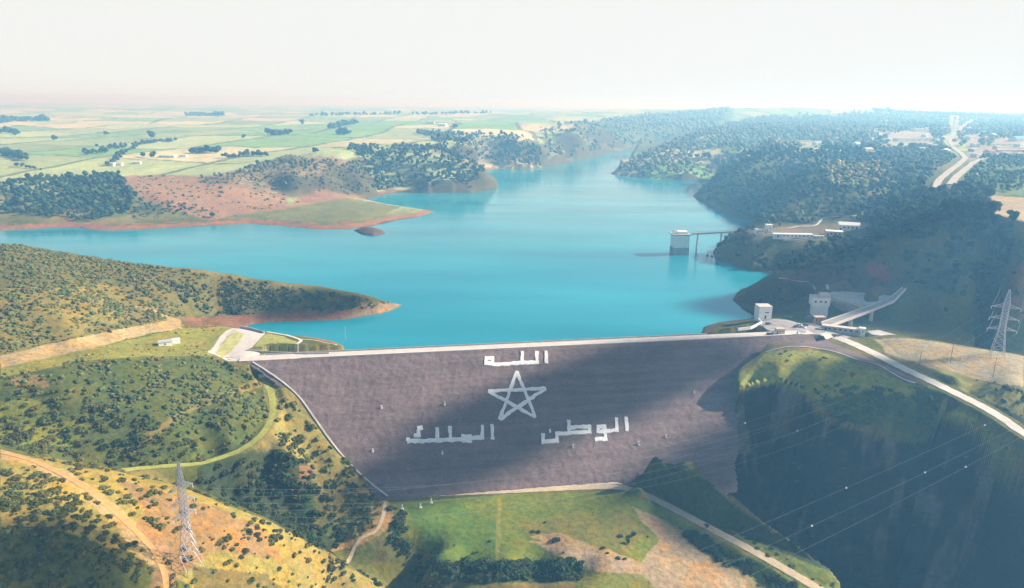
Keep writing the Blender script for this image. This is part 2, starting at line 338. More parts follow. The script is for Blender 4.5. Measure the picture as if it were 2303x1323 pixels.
# gorge: steep broken walls under a sharp rim
RIM1 = [(1646,872,-7),(1695,854,-3),(1744,842,0),(1800,858,-1),(1826,874,-4),(1837,908,-11),(1870,924,-13),(1901,938,-15),(1953,952,-17),(1981,962,-18),(2033,973,-19),(2103,976,-18),(2118,955,-12),(2127,935,-4),(2190,955,-5),(2210,965,-6),(2253,1003,-12),(2303,1060,-20),(2400,1120,-28),(2600,1220,-40)]
RIM2 = [(1470,1015,-19),(1510,1036,-22.5),(1555,1060,-26),(1600,1086,-29),(1650,1115,-33),(1720,1175,-38),(1800,1230,-42),(1865,1280,-45),(1890,1323,-47),(1915,1400,-50),(1930,1500,-52)]
def nearest(line):
    P = [at(*p) for p in line]; best = np.full(GZ.shape, 1e9); zz = np.zeros_like(GZ); aa_ = np.zeros_like(GZ); L0 = 0
    for p, q in zip(P[:-1], P[1:]):
        dx, dy = q[0] - p[0], q[1] - p[1]; t = np.clip(((GX - p[0]) * dx + (GY - p[1]) * dy) / (dx * dx + dy * dy), 0, 1)
        d = np.hypot(GX - p[0] - t * dx, GY - p[1] - t * dy); m = d < best; best = np.where(m, d, best); zz = np.where(m, p[2] + (q[2] - p[2]) * t, zz)
        L1 = math.hypot(dx, dy); aa_ = np.where(m, L0 + t * L1, aa_); L0 += L1
    return best, zz, aa_
GORGE = [at(*p)[:2] for p in RIM1] + [np.array([330, 150]), np.array([120, 150])] + [at(*p)[:2] for p in RIM2[::-1][:-2]]
ing = inpoly(GX, GY, GORGE)
d1, z1_, a1_ = nearest(RIM1); d2, z2_, a2_ = nearest(RIM2)
gul = fbm(a1_, d1 * .5, 24, 4, 51); ledge = vnoise(a1_ / 30, d1 / 9, 52)
d1n = np.maximum(d1 * .55, d1 * 1.25 + gul * 8 * sstep(2, 12, d1) + (ledge - .4) * 8 * sstep(3, 12, d1))
wall1 = z1_ - 92 * (1 - np.exp(-d1n / 20.0)) + fbm(GX, GY, 11, 4, 53) * 5.0 * sstep(0, 9, d1)
wall2 = z2_ - 70 * (1 - np.exp(-np.maximum(0, d2 + fbm(a2_, d2, 14, 3, 54) * 3) / 16.0))
GZ = np.where(ing, np.maximum(np.maximum(wall1, wall2), -96 + fbm(GX, GY, 12, 3, 55) * 3), GZ)
# the rib's face towards the toe road
RIBF = [at(*p)[:2] for p in RIM2[:9]] + [at(a, b, -44.4)[:2] for a, b in ((1840,1310),(1800,1288),(1700,1228),(1600,1172),(1500,1120),(1428,1090))]
inr = inpoly(GX, GY, RIBF)
GZ = np.where(inr, np.maximum(-44.6, z2_ - 1.15 * d2 + fbm(GX, GY, 8, 3, 56) * 1.2 * sstep(0, 4, d2)), GZ)
# shore: land stays above, bed below the water
dsh = segdist(GX[::1].ravel(), GY.ravel(), LAKE, True).reshape(GZ.shape)
inl = inpoly(GX, GY, LAKE)
isl = inpoly(GX, GY, ISLE); dis = segdist(GX.ravel(), GY.ravel(), ISLE, True).reshape(GZ.shape)
cl = np.clip(GY / 400, 1, 6)
damzone = np.zeros_like(GZ)
up_ = (GX - A0[0]) * ndir[0] + (GY - A0[1]) * ndir[1]; al_ = (GX - A0[0]) * cdir[0] + (GY - A0[1]) * cdir[1]
LEN = float(np.hypot(*(A1 - A0)[:2]))
downstream = (up_ > -30) & (al_ > 5) & (al_ < LEN - 25)
landz = np.maximum(GZ, 0.25 + np.minimum(dsh * 0.16, 2.5) * cl ** 0.4)
dryland = (GY > 480) | ((up_ < -2) & (GY > 380))
GZ = np.where(inl, np.minimum(GZ, -0.4 - np.minimum(dsh * 0.25, 14)), np.where(dryland & (GX < 330) | (GY > 900), landz, GZ))
GZ = np.where(isl, np.maximum(GZ, np.minimum(0.3 + dis * 0.35, 4.5)), GZ)
GZ = np.where(downstream & (up_ < 0), np.minimum(GZ, -6), GZ)
# the dam covers the ground inside its outline
FACE = np.array([onplane(a, b)[:2] for a, b in FACE_PX])
PZ = planez(GX, GY)
inf = inpoly(GX, GY, FACE); dfc = segdist(GX.ravel(), GY.ravel(), FACE, True).reshape(GZ.shape)
GZ = np.where(inf, np.minimum(GZ, PZ - 0.6 - np.minimum(dfc, 6)), GZ)
GZ = np.where((ing | inr) & ~inf, GZ, GZ)
leftout = (~inf) & (up_ > 1) & (up_ < run) & (al_ < LEN * 0.4) & (dfc < 14)
GZ = np.where(leftout, np.maximum(GZ, PZ + 0.25 + 0.1 * dfc), GZ)

BANK = [(1850,750,8.6),(1905,768,8.5),(1965,795,8.1),(2030,828,7.5),(2090,856,6.7),(2150,885,5.7),(2210,915,4.5),(2260,945,3.2),(2303,975,1.8),(2400,1030,-1)]
TOE = [(860,1116,-44),(1010,1110,-44),(1150,1104,-44),(1300,1097,-44),(1380,1096,-44),(1430,1105,-44),(1500,1137,-44.2),(1600,1190,-44.6),(1700,1243,-45),(1830,1318,-45.5),(1900,1360,-45.8)]
BRIDGE_END = [(2003,676,15.5),(2034,648,22),(2060,640,24),(2110,655,22)]
def level(line, half, blend):
    global GZ
    P = [at(*p) for p in line]; best = np.full(GZ.shape, 1e9); zz = np.zeros_like(GZ)
    for p, q in zip(P[:-1], P[1:]):
        dx, dy = q[0] - p[0], q[1] - p[1]; t = np.clip(((GX - p[0]) * dx + (GY - p[1]) * dy) / (dx * dx + dy * dy), 0, 1)
        d = np.hypot(GX - p[0] - t * dx, GY - p[1] - t * dy); m = d < best; best = np.where(m, d, best); zz = np.where(m, p[2] + (q[2] - p[2]) * t, zz)
    w_ = 1 - sstep(half, half + blend, best); w_ = np.where(inf & (PZ < zz - 1), 0, w_); GZ = GZ * (1 - w_) + zz * w_
CONT = [(588,848,0.5),(608,880,-3.5),(614,925,-8.5),(602,960,-10.5),(575,990,-11.5),(530,1018,-12.5),(450,1043,-12),(360,1050,-9.5),(275,1058,-6)]
level(CONT, 2.6, 5); level(BANK, 6.5, 8); level(TOE, 4, 5); level(BRIDGE_END, 5, 14)

def hz(x, y):
    """terrain height by bilinear lookup"""
    x = np.asarray(x, float); y = np.asarray(y, float)
    a = (x / (y + 40) + 1.12) / 2.24 * (UW - 1); b = np.interp(np.log(np.maximum(y, 111)), vs_, np.arange(VH))
    a = np.clip(a, 0, UW - 1.001); b = np.clip(b, 0, VH - 1.001); i = a.astype(int); j = b.astype(int); fa = a - i; fb = b - j
    return (GZ[j, i] * (1 - fa) + GZ[j, i + 1] * fa) * (1 - fb) + (GZ[j + 1, i] * (1 - fa) + GZ[j + 1, i + 1] * fa) * fb
def ground(px, py, z0=0.0):
    """where a photo point's sight line meets the terrain (march outward)"""
    d = ray(px, py); h = math.hypot(d[0], d[1]); 
    t = np.exp(np.linspace(math.log(150), math.log(14000), 2600)) / h
    x, y, z = d[0] * t, d[1] * t, CAMZ + d[2] * t
    g = hz(x, y); k = np.argmax(g >= z)
    if k == 0: k = len(t) - 1
    t0, t1 = t[k - 1], t[k]
    for _ in range(12):
        tm = (t0 + t1) / 2
        if hz(d[0] * tm, d[1] * tm) >= CAMZ + d[2] * tm: t1 = tm
        else: t0 = tm
    return np.array([d[0] * t1, d[1] * t1, float(hz(d[0] * t1, d[1] * t1))])
# ------------------------------------------------------------------ ground colours (what the ground is made of)
GC = np.zeros(GZ.shape + (3,))
GPX, GPY = proj(GX, GY, GZ)
def lin(c): return np.array(c, float)
GRASS, DRY, GOLD, RED, SAND, ROCK = lin((.13,.16,.04)), lin((.27,.23,.08)), lin((.42,.27,.10)), lin((.30,.11,.06)), lin((.46,.37,.25)), lin((.20,.15,.12))
GC[:] = GRASS
n1 = fbm(GX, GY, 30, 4, 5); n2 = fbm(GX, GY, 90, 4, 6); n3 = fbm(GX, GY, 8, 3, 8)
def mixc(mask, c):
    global GC
    m = np.clip(mask, 0, 1)[..., None]; GC = GC * (1 - m) + c * m
mixc(sstep(-.3, .4, n1), DRY)
# far farmland: patches of field
far = sstep(900, 1200, GY)
fx, fy = GX / 230 + fbm(GX, GY, 900, 2, 41) * 1.2, GY / 330 + fbm(GX, GY, 700, 2, 42) * 1.2
fid = hashn(np.floor(fx), np.floor(fy), 77); fid2 = hashn(np.floor(fx), np.floor(fy), 78)
fieldc = np.where((fid < .34)[..., None], lin((.17,.36,.12)), np.where((fid < .62)[..., None], lin((.33,.42,.22)), np.where((fid < .85)[..., None], lin((.52,.50,.34)), lin((.22,.31,.16)))))
fieldc = (fieldc * .75 + lin((.30,.36,.20)) * .25) * 1.6 * (0.9 + 0.2 * fid2)[..., None]  # fields paled and evened out to stand in for distance haze
edge = np.minimum(np.abs(fx - np.round(fx)) * 230, np.abs(fy - np.round(fy)) * 330)
mixc(far, fieldc); mixc(far * (edge < 7) * .7, lin((.08,.10,.05)))
# eroded pinkish slopes along the left shore
def zone(poly, c, soft=0.0, amt=1.0, ylim=None):
    m = inpoly(GPX + n1 * soft, GPY + n3 * soft * .6, poly).astype(float)
    if ylim: m *= (GY > ylim[0]) & (GY < ylim[1])
    mixc(m * amt, c)
PINK = lin((.44,.26,.18))
zone([(250,400),(330,393),(430,395),(520,405),(640,440),(650,470),(560,480),(470,495),(380,470),(300,440)], PINK, 6, .9, (900,1500))
zone([(450,400),(640,355),(720,350),(790,360),(820,400),(830,430),(720,460),(640,440),(540,410)], lin((.34,.22,.16)), 8, .8, (900,2200))
zone([(830,430),(880,432),(870,440),(760,450),(640,470),(700,420),(760,415)], PINK, 4, .9, (900,1500))
zone([(640,470),(780,445),(900,465),(860,485),(760,500),(640,495),(560,490)], lin((.24,.26,.10)), 4, .9, (850,1300))
zone([(940,330),(1010,335),(1090,375),(1118,400),(1118,432),(1085,430),(1095,400),(1030,362)], lin((.36,.30,.22)), 5, .85, (1200,2400))
zone([(1200,345),(1225,312),(1300,282),(1420,262),(1650,238),(1640,290),(1440,345),(1220,382)], lin((.12,.16,.10)), 16, .7, (1400,9000))
# bare shore band
shore = (~inl) & (GZ < 2.4 + 1.2 * n3 + 1.2 * (GX < 0)) & (dsh < 14 * cl) & (GY > 380) & ((GX < 250) | (GY > 600))
mixc(shore * ((GX < 60) | (GY > 1100) & (GX < 200)) * .95, lin((.40,.19,.12))); mixc(shore * (GX >= 60) * (GY > 440) * 1.0, lin((.13,.10,.085)))
mixc(isl * 1.0, lin((.17,.11,.09)))
# near hills
zone([(0,547),(905,685),(600,712),(400,712),(0,830)], lin((.20,.19,.07)), 0, .8, (300,900))
zone([(0,650),(300,640),(370,700),(0,800)], lin((.33,.28,.08)), 12, .7, (300,700))
zone([(400,730),(340,700),(300,690),(300,684),(345,694),(410,722)], lin((.5,.38,.2)), 3, .9, (300,560))
zone([(410,716),(600,706),(860,680),(905,686),(870,706),(760,722),(560,733),(420,735)], lin((.34,.17,.11)), 4, .9, (400,700))
zone([(800,680),(905,684),(870,706),(790,716)], lin((.44,.32,.2)), 4, .8, (400,700))
zone([(0,800),(150,765),(300,735),(405,716),(412,738),(330,752),(200,785),(90,812),(0,828)], lin((.56,.42,.22)), 3, 1, (280,520))
zone([(0,828),(200,785),(412,738),(500,735),(540,740),(480,800),(340,800),(180,812),(0,850)], lin((.34,.34,.07)), 5, .9, (280,520))
zone([(0,850),(180,815),(480,800),(600,860),(612,920),(590,975),(540,1010),(450,1042),(270,1055),(60,1020),(0,1005)], lin((.10,.14,.04)), 5, .85, (250,400))
zone([(330,1000),(420,930),(640,850),(600,845),(450,900),(300,990)], lin((.30,.24,.09)), 9, .7, (250,400))
zone([(20,850),(90,840),(110,870),(40,880)], lin((.34,.22,.09)), 9, .8, (250,400))
zone([(0,900),(80,900),(200,960),(180,1010),(0,1000)], lin((.24,.28,.05)), 14, .7, (250,400))
zone([(590,800),(640,880),(760,1010),(868,1115),(850,1190),(790,1120),(700,1050),(640,1000),(600,960)], lin((.33,.29,.09)), 8, .85, (280,460))
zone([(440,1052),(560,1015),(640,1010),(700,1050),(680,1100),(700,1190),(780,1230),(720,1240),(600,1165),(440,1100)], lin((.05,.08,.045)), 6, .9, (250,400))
zone([(675,1045),(712,1050),(690,1100),(672,1112)], lin((.33,.18,.10)), 5, .8, (280,400))
zone([(660,1110),(710,1090),(700,1200),(670,1200)], lin((.08,.16,.05)), 6, .8, (280,400))
zone([(800,1100),(868,1117),(890,1170),(860,1200),(800,1230),(740,1242),(770,1200),(840,1170)], lin((.50,.33,.15)), 5, .9, (260,380))
spur = [(0,1010),(78,1030),(250,1057),(383,1088),(430,1104),(520,1140),(610,1174),(684,1213),(727,1241),(781,1276),(870,1323),(870,1400),(0,1400)]
zone(spur, lin((.42,.34,.09)), 0, .95, (90,285))
zone([(0,1180),(120,1190),(300,1240),(430,1323),(400,1400),(0,1400)], lin((.10,.14,.04)), 22, .85, (90,285))
zone([(430,1270),(600,1290),(640,1323),(430,1340)], lin((.13,.13,.07)), 16, .7, (90,285))
zone([(0,1012),(60,1026),(170,1070),(270,1140),(330,1200),(380,1230),(395,1270),(330,1270),(260,1180),(170,1100),(60,1045),(0,1030)], lin((.58,.40,.19)), 6, .95, (90,285))
zone([(270,1080),(420,1120),(600,1190),(640,1260),(480,1240),(400,1290),(390,1340),(330,1340),(350,1250),(300,1190),(330,1150)], lin((.38,.20,.12)), 14, .65, (90,285))
zone([(620,1200),(760,1270),(870,1323),(700,1340)], lin((.40,.33,.11)), 10, .8, (90,285))
# meadow
mead = [(880,1132),(1150,1112),(1400,1104),(1500,1150),(1860,1340),(1300,1340),(1290,1268),(975,1262),(905,1190)]
zone(mead, lin((.21,.27,.045)), 0, .97, (230,370))
zone([(905,1140),(1000,1125),(1130,1180),(1120,1265),(975,1262)], lin((.12,.24,.05)), 18, .75, (230,370))
zone([(1170,1180),(1400,1150),(1460,1200),(1400,1250),(1250,1230)], lin((.26,.24,.07)), 26, .7, (230,370))
zone([(1118,1120),(1128,1120),(1124,1258),(1114,1258)], lin((.34,.34,.09)), 1, .8, (230,370))
SANDY = lin((.52,.38,.25))
zone([(1420,1140),(1490,1165),(1560,1215),(1620,1262),(1700,1323),(1720,1360),(1470,1360),(1430,1310),(1300,1275),(1190,1215),(1320,1240),(1440,1262),(1485,1215),(1440,1170)], SANDY, 12, .95, (220,360))
zone([(1195,1205),(1260,1195),(1330,1230),(1450,1268),(1500,1300),(1310,1270)], SANDY, 12, .8, (220,360))
zone([(1490,1165),(1560,1205),(1680,1290),(1740,1330),(1700,1340),(1600,1260),(1500,1200)], lin((.44,.34,.18)), 9, .8, (220,360))
zone([(1310,1290),(1440,1290),(1490,1340),(1300,1340)], lin((.25,.28,.06)), 10, .9, (220,300))
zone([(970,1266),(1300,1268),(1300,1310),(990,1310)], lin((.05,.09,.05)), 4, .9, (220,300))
# rib next to the gorge, its side colour darkened to stand in for shade
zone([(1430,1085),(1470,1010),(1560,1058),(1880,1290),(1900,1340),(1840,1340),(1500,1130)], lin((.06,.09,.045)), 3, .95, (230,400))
zone([(1640,1190),(1750,1240),(1880,1290),(1900,1340),(1840,1340),(1700,1245)], lin((.22,.27,.05)), 5, .9, (230,330))
zone([(1600,1090),(1650,1110),(1760,1195),(1740,1200),(1640,1130)], lin((.34,.28,.17)), 4, .8, (230,400))
# gorge walls
slope_ = np.hypot(np.gradient(GZ, axis=0) / np.maximum(np.gradient(GY, axis=0), .1), np.gradient(GZ, axis=1) / np.maximum(np.gradient(GX, axis=1), .1))
# shelf over the gorge
zone([(1722,790),(1840,790),(2070,868),(2110,890),(2200,940),(2180,985),(2100,960),(1900,930),(1830,900),(1740,870),(1660,868)], lin((.32,.36,.08)), 5, .95, (330,460))
zone([(1840,900),(1940,880),(2110,900),(2110,975),(1990,965),(1880,945)], lin((.06,.12,.05)), 5, .8, (330,460))
zone([(2110,920),(2200,950),(2280,1020),(2303,1060),(2250,1040),(2180,975)], lin((.28,.30,.06)), 6, .8, (300,420))
# gorge walls: bare rock darkened as painted shade, with stains, ledges and some growth
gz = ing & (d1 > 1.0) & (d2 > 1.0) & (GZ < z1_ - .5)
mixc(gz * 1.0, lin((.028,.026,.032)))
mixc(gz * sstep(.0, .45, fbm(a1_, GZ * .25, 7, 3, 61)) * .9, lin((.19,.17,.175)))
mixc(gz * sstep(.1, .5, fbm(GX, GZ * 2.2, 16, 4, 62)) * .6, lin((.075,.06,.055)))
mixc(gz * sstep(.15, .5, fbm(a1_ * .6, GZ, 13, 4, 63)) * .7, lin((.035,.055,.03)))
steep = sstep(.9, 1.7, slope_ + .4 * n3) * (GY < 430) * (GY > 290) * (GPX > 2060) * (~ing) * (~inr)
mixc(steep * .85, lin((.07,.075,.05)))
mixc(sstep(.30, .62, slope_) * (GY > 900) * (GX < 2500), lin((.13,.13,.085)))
# shoulder under the right pylon
zone([(1950,748),(2303,800),(2303,870),(2237,862),(2100,830),(2000,800)], lin((.44,.38,.27)), 5, .95, (300,520))
zone([(2090,820),(2220,860),(2303,885),(2303,940),(2150,870)], lin((.27,.28,.09)), 8, .85, (300,520))
zone([(1985,790),(2060,815),(2130,850),(2110,850),(2040,822),(1980,800)], lin((.16,.15,.08)), 4, .8, (300,520))
# right bank
dk = (GX > 40) & (GY > 455) & (GY < 1400) & (~shore)
mixc(dk * .75, lin((.11,.13,.06)))
zone([(1745,625),(1820,600),(1990,600),(2050,640),(1960,665),(1840,650)], lin((.17,.12,.10)), 5, .9, (455,700))
zone([(1950,600),(1990,590),(2000,640),(1965,640)], lin((.36,.10,.06)), 6, .9, (455,700))
zone([(1740,625),(1830,650),(1820,700),(1690,712),(1648,675)], lin((.10,.085,.075)), 3, .9, (455,640))
zone([(2230,440),(2303,445),(2340,520),(2303,500),(2220,475)], lin((.55,.45,.30)), 4, .95, (480,1400))
zone([(2190,350),(2303,360),(2303,440),(2230,440),(2140,420)], lin((.20,.30,.10)), 8, .8, (480,2500))
zone([(2265,600),(2303,590),(2303,700),(2240,690)], lin((.24,.15,.12)), 8, .8, (380,700))
zone([(1935,440),(2010,400),(2020,415),(1960,465)], lin((.30,.30,.12)), 4, .8, (480,1400))
zone([(1680,515),(1900,500),(1940,480),(1950,510),(1850,540),(1690,545)], lin((.26,.22,.16)), 3, .9, (600,1000))
zone([(1975,300),(2090,285),(2120,310),(2060,345),(1985,330)], lin((.5,.44,.38)), 5, .8, (1000,3000))
zone([(2165,300),(2230,300),(2303,296),(2303,350),(2180,362)], lin((.48,.40,.33)), 5, .8, (900,3000))
zone([(2120,250),(2240,255),(2240,275),(2160,300),(2120,300)], lin((.42,.40,.30)), 6, .7, (1500,6000))
zone([(1960,340),(2050,345),(2160,365),(2120,425),(2100,440),(2250,440),(2180,400)], lin((.24,.27,.12)), 10, .6, (700,2600))
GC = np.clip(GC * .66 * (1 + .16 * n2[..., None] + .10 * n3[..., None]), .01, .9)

verts = np.stack([GX, GY, GZ], -1).reshape(-1, 3)
ii = np.arange((VH - 1) * UW).reshape(VH - 1, UW)[:, :-1].ravel()
quads = np.stack([ii, ii + 1, ii + UW + 1, ii + UW], 1)
m_ground = mat('ground_cover', (0, 0, 0), .95, noise=(.35, .22, 1.3, .16, .05, .10), bump=.5, attr=True, spec=.1)
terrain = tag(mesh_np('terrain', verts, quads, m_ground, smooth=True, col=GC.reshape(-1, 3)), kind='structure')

# ------------------------------------------------------------------ lake
def water_mat():
    m = bpy.data.materials.new('lake_water'); m.use_nodes = True; t = m.node_tree; b = t.nodes['Principled BSDF']
    b.inputs['Roughness'].default_value = .12; b.inputs['IOR'].default_value = 1.33; b.inputs['Specular IOR Level'].default_value = .36
    co = t.nodes.new('ShaderNodeTexCoord')
    n = t.nodes.new('ShaderNodeTexNoise'); n.inputs['Scale'].default_value = .006; n.inputs['Detail'].default_value = 3
    mp = t.nodes.new('ShaderNodeMapping'); mp.inputs['Scale'].default_value = (.5, 1.6, 1); mp.inputs['Rotation'].default_value = (0, 0, .25)
    t.links.new(co.outputs['Object'], mp.inputs[0]); t.links.new(mp.outputs[0], n.inputs['Vector'])
    r = t.nodes.new('ShaderNodeValToRGB'); r.color_ramp.elements[0].position = .3; r.color_ramp.elements[0].color = (.008, .21, .29, 1)
    r.color_ramp.elements[1].position = .7; r.color_ramp.elements[1].color = (.022, .33, .41, 1)
    t.links.new(n.outputs[0], r.inputs[0]); t.links.new(r.outputs[0], b.inputs['Base Color'])
    nw = t.nodes.new('ShaderNodeTexNoise'); nw.inputs['Scale'].default_value = .012; nw.inputs['Detail'].default_value = 5
    mq = t.nodes.new('ShaderNodeMapping'); mq.inputs['Scale'].default_value = (.35, 2.2, 1); mq.inputs['Rotation'].default_value = (0, 0, -.15)
    t.links.new(co.outputs['Object'], mq.inputs[0]); t.links.new(mq.outputs[0], nw.inputs['Vector'])
    rw = t.nodes.new('ShaderNodeMapRange'); rw.inputs[1].default_value = .38; rw.inputs[2].default_value = .65; rw.inputs[3].default_value = .10; rw.inputs[4].default_value = .18
    t.links.new(nw.outputs[0], rw.inputs[0]); t.links.new(rw.outputs[0], b.inputs['Roughness'])
    n2_ = t.nodes.new('ShaderNodeTexNoise'); n2_.inputs['Scale'].default_value = .35; n2_.inputs['Detail'].default_value = 4
    t.links.new(co.outputs['Object'], n2_.inputs['Vector'])
    bp = t.nodes.new('ShaderNodeBump'); bp.inputs['Strength'].default_value = .12; bp.inputs['Distance'].default_value = .4
    t.links.new(n2_.outputs[0], bp.inputs['Height']); t.links.new(bp.outputs[0], b.inputs['Normal'])
    return m
bm = bmesh.new()
ang = []
wp = [(-2600, 500), (-2600, 1500), (-600, 3600), (2600, 3600), (2600, 600), (330, 520)]
e0 = A0[:2] - ndir * 14 + cdir * 60; e1 = A0[:2] - ndir * 14 + cdir * (LEN - 20)
pts = [e0, e1, tuple(at(1790,700,0)[:2]), tuple(at(1800,600,0)[:2]), tuple(at(1850,520,0)[:2]), (1500, 1500), (2600, 3600), (-600, 3600), (-2600, 1500), (-2600, 500), (-420, 470), (-200, 430)]
vs = [bm.verts.new((p[0], p[1], 0)) for p in pts][::1]
bm.faces.new(vs)
bmesh.ops.triangulate(bm, faces=bm.faces[:])
tag(bm_obj('lake_water', bm, water_mat()), kind='structure')

# ------------------------------------------------------------------ embankment dam
dam = tag(empty('embankment_dam', (float(A0[0]), float(A0[1]), 0)), 'long grey rockfill embankment dam with giant white writing on its face, holding back the lake', 'dam')
def dl(o): o.location = (-float(A0[0]), -float(A0[1]), 0); o.parent = dam; return o
def D3(a, n, z): q = A0[:2] + cdir * a + ndir * n; return (q[0], q[1], z)
m_rock = mat('riprap', (.165, .121, .118), .95, noise=(.8, .14, .15, .10, .03, .12), bump=.3)
def streaks(m, ang, sx_, sy_, amt, sc):
    t = m.node_tree; b = t.nodes['Principled BSDF']; src = b.inputs['Base Color'].links[0].from_socket
    co = t.nodes.new('ShaderNodeTexCoord'); mp = t.nodes.new('ShaderNodeMapping'); mp.vector_type = 'POINT'
    mp.inputs['Rotation'].default_value = (0, 0, -ang); mp.inputs['Scale'].default_value = (sx_, sy_, sy_)
    ro = t.nodes.new('ShaderNodeVectorRotate'); ro.rotation_type = 'Z_AXIS'; ro.inputs['Angle'].default_value = -ang; mp.inputs['Rotation'].default_value = (0, 0, 0)
    n = t.nodes.new('ShaderNodeTexNoise'); n.inputs['Scale'].default_value = sc; n.inputs['Detail'].default_value = 5; n.inputs['Roughness'].default_value = .6
    t.links.new(co.outputs['Object'], ro.inputs['Vector']); t.links.new(ro.outputs[0], mp.inputs[0]); t.links.new(mp.outputs[0], n.inputs['Vector'])
    r = t.nodes.new('ShaderNodeMapRange'); r.inputs[1].default_value = .3; r.inputs[2].default_value = .7; r.inputs[3].default_value = 1 - amt; r.inputs[4].default_value = 1 + amt
    v = t.nodes.new('ShaderNodeVectorMath'); v.operation = 'SCALE'; t.links.new(n.outputs[0], r.inputs[0]); t.links.new(src, v.inputs[0]); t.links.new(r.outputs[0], v.inputs['Scale']); t.links.new(v.outputs[0], b.inputs['Base Color'])
CANG = math.atan2(cdir[1], cdir[0])
streaks(m_rock, CANG, .06, 1.0, .22, .22); streaks(m_rock, CANG, .5, 1.0, .14, 1.6)
# face
NA, NN = 420, 130
aa, nn = np.meshgrid(np.linspace(-60, LEN + 45, NA), np.linspace(0, run + 10, NN))
fxg = A0[0] + cdir[0] * aa + ndir[0] * nn; fyg = A0[1] + cdir[1] * aa + ndir[1] * nn
fz = CREST - SLOPE * nn + (vnoise(aa / 1.7, nn / 1.2, 3) - .5) * .7 * (nn > 0) + fbm(aa, nn, 30, 3, 9) * .8 * (nn > 0)
keep = inpoly((fxg[:-1, :-1] + fxg[1:, 1:]) / 2, (fyg[:-1, :-1] + fyg[1:, 1:]) / 2, np.array([D3(-6, -1, 0)[:2], D3(LEN + 3, -1, 0)[:2], tuple(onplane(1845, 790)[:2]), tuple(onplane(1722, 792)[:2]), *[tuple(onplane(*q_)[:2]) for q_ in ((1672,862),(1660,890),(1668,925),(1657,960),(1665,1000),(1652,1045),(1660,1090),(1650,1130),(1664,1240))], D3(60, run + 10, 0)[:2], *[tuple(onplane(*q_)[:2]) for q_ in ((862,1132),(838,1108),(798,1074),(758,1034),(720,988),(688,940),(660,902),(626,869),(592,842),(556,818),(548,812))]]))
ii = np.arange(NA * NN).reshape(NN, NA)
q = np.stack([ii[:-1, :-1], ii[:-1, 1:], ii[1:, 1:], ii[1:, :-1]], -1)[keep]
q = q[:, ::-1]
dl(mesh_np('downstream_face', np.stack([fxg, fyg, fz], -1).reshape(-1, 3), q, m_rock))
# upstream face and crest
bm = bmesh.new()
def quad(bm, *p): return bm.faces.new([bm.verts.new(q) for q in p])
N1, N2 = -9.0, -46.0
prev = None
for a in np.linspace(-45, LEN + 10, 60):
    r_ = [bm.verts.new(D3(a, n, z)) for n, z in ((N1, CREST - .15), (-22, 2.5 + random.uniform(-.3, .3)), (N2, -12))]
    if prev:
        for k in range(2): bm.faces.new((prev[k], r_[k], r_[k + 1], prev[k + 1]))
    prev = r_
dl(bm_obj('upstream_face', bm, mat('upstream_rock', (.20, .17, .16), .9, noise=(.6, .3, .1, .15), bump=.6)))
m_conc = mat('pale_concrete', (.58, .52, .47), .85, noise=(.3, .10, 2.0, .06))
m_conc2 = mat('weathered_concrete', (.40, .39, .38), .85, noise=(.25, .18, 1.5, .08))
m_white = mat('white_paint', (.80, .80, .78), .7, noise=(.5, .08))
m_dark = mat('dark_void', (.02, .022, .025), .5)
m_steel = mat('galvanised_steel', (.50, .50, .55), .45, metal=.3, spec=.5)
m_steel_far = m_steel
bm = bmesh.new()
prev = None
for a in np.linspace(-6, LEN + 4, 60):
    r_ = [bm.verts.new(D3(a, n, z)) for n, z in ((-9, CREST - .4), (-9, CREST + .02), (-.2, CREST + .02), (-.2, CREST - .4))]
    if prev:
        for k in range(3): bm.faces.new((prev[k], prev[k + 1], r_[k + 1], r_[k]))
    prev = r_
dl(bm_obj('crest_road', bm, m_conc))
def wall_on_crest(name, n, w_, h_, a0, a1, m):
    bm = bmesh.new()
    p = [D3(a0, n, CREST), D3(a1, n, CREST), D3(a1, n + w_, CREST), D3(a0, n + w_, CREST)]
    lo = [bm.verts.new((q[0], q[1], CREST - .3)) for q in p]; hi = [bm.verts.new((q[0], q[1], CREST + h_)) for q in p]
    bm.faces.new(hi)
    for k in range(4): bm.faces.new((lo[k], lo[(k + 1) % 4], hi[(k + 1) % 4], hi[k]))
    bmesh.ops.recalc_face_normals(bm, faces=bm.faces[:])
    dl(bm_obj(name, bm, m))
wall_on_crest('parapet', -9.45, .4, 1.0, 8, LEN - 70, m_conc2)
wall_on_crest('kerb', -.6, .4, .45, 30, LEN - 4, m_white)

# the writing, laid out in whitewashed stones
def plane_an(px, py):
    p = onplane(px, py); return (p[0] - A0[0]) * cdir[0] + (p[1] - A0[1]) * cdir[1], (p[0] - A0[0]) * ndir[0] + (p[1] - A0[1]) * ndir[1]
def facez(a, n): return CREST - SLOPE * n + float(fbm(np.array([a]), np.array([n]), 30, 3, 9)[0]) * .8
def stroke(bm, p, q, wd, lift=.42):
    L_ = math.hypot(q[0] - p[0], q[1] - p[1]); 
    if L_ < .01: return
    dx, dy = (q[0] - p[0]) / L_, (q[1] - p[1]) / L_; k = max(1, int(L_ / 2)); prev = None
    for i in range(k + 1):
        t = i / k; a, n = p[0] + dx * L_ * t, p[1] + dy * L_ * t; row = []
        j1, j2 = random.uniform(-.3, .3), random.uniform(-.3, .3)
        for s_, l_ in ((-.5, -.5), (-.5, lift), (.5, lift), (.5, -.5)):
            aa_, nn_ = a - dy * (wd * s_ + (j1 if s_ < 0 else j2)), n + dx * (wd * s_ + (j1 if s_ < 0 else j2))
            row.append(bm.verts.new(D3(aa_, nn_, facez(aa_, nn_) + l_)))
        if prev:
            for j in range(3): bm.faces.new((prev[j], prev[j + 1], row[j + 1], row[j]))
        else: bm.faces.new(row)
        prev = row
    bm.faces.new(prev[::-1])
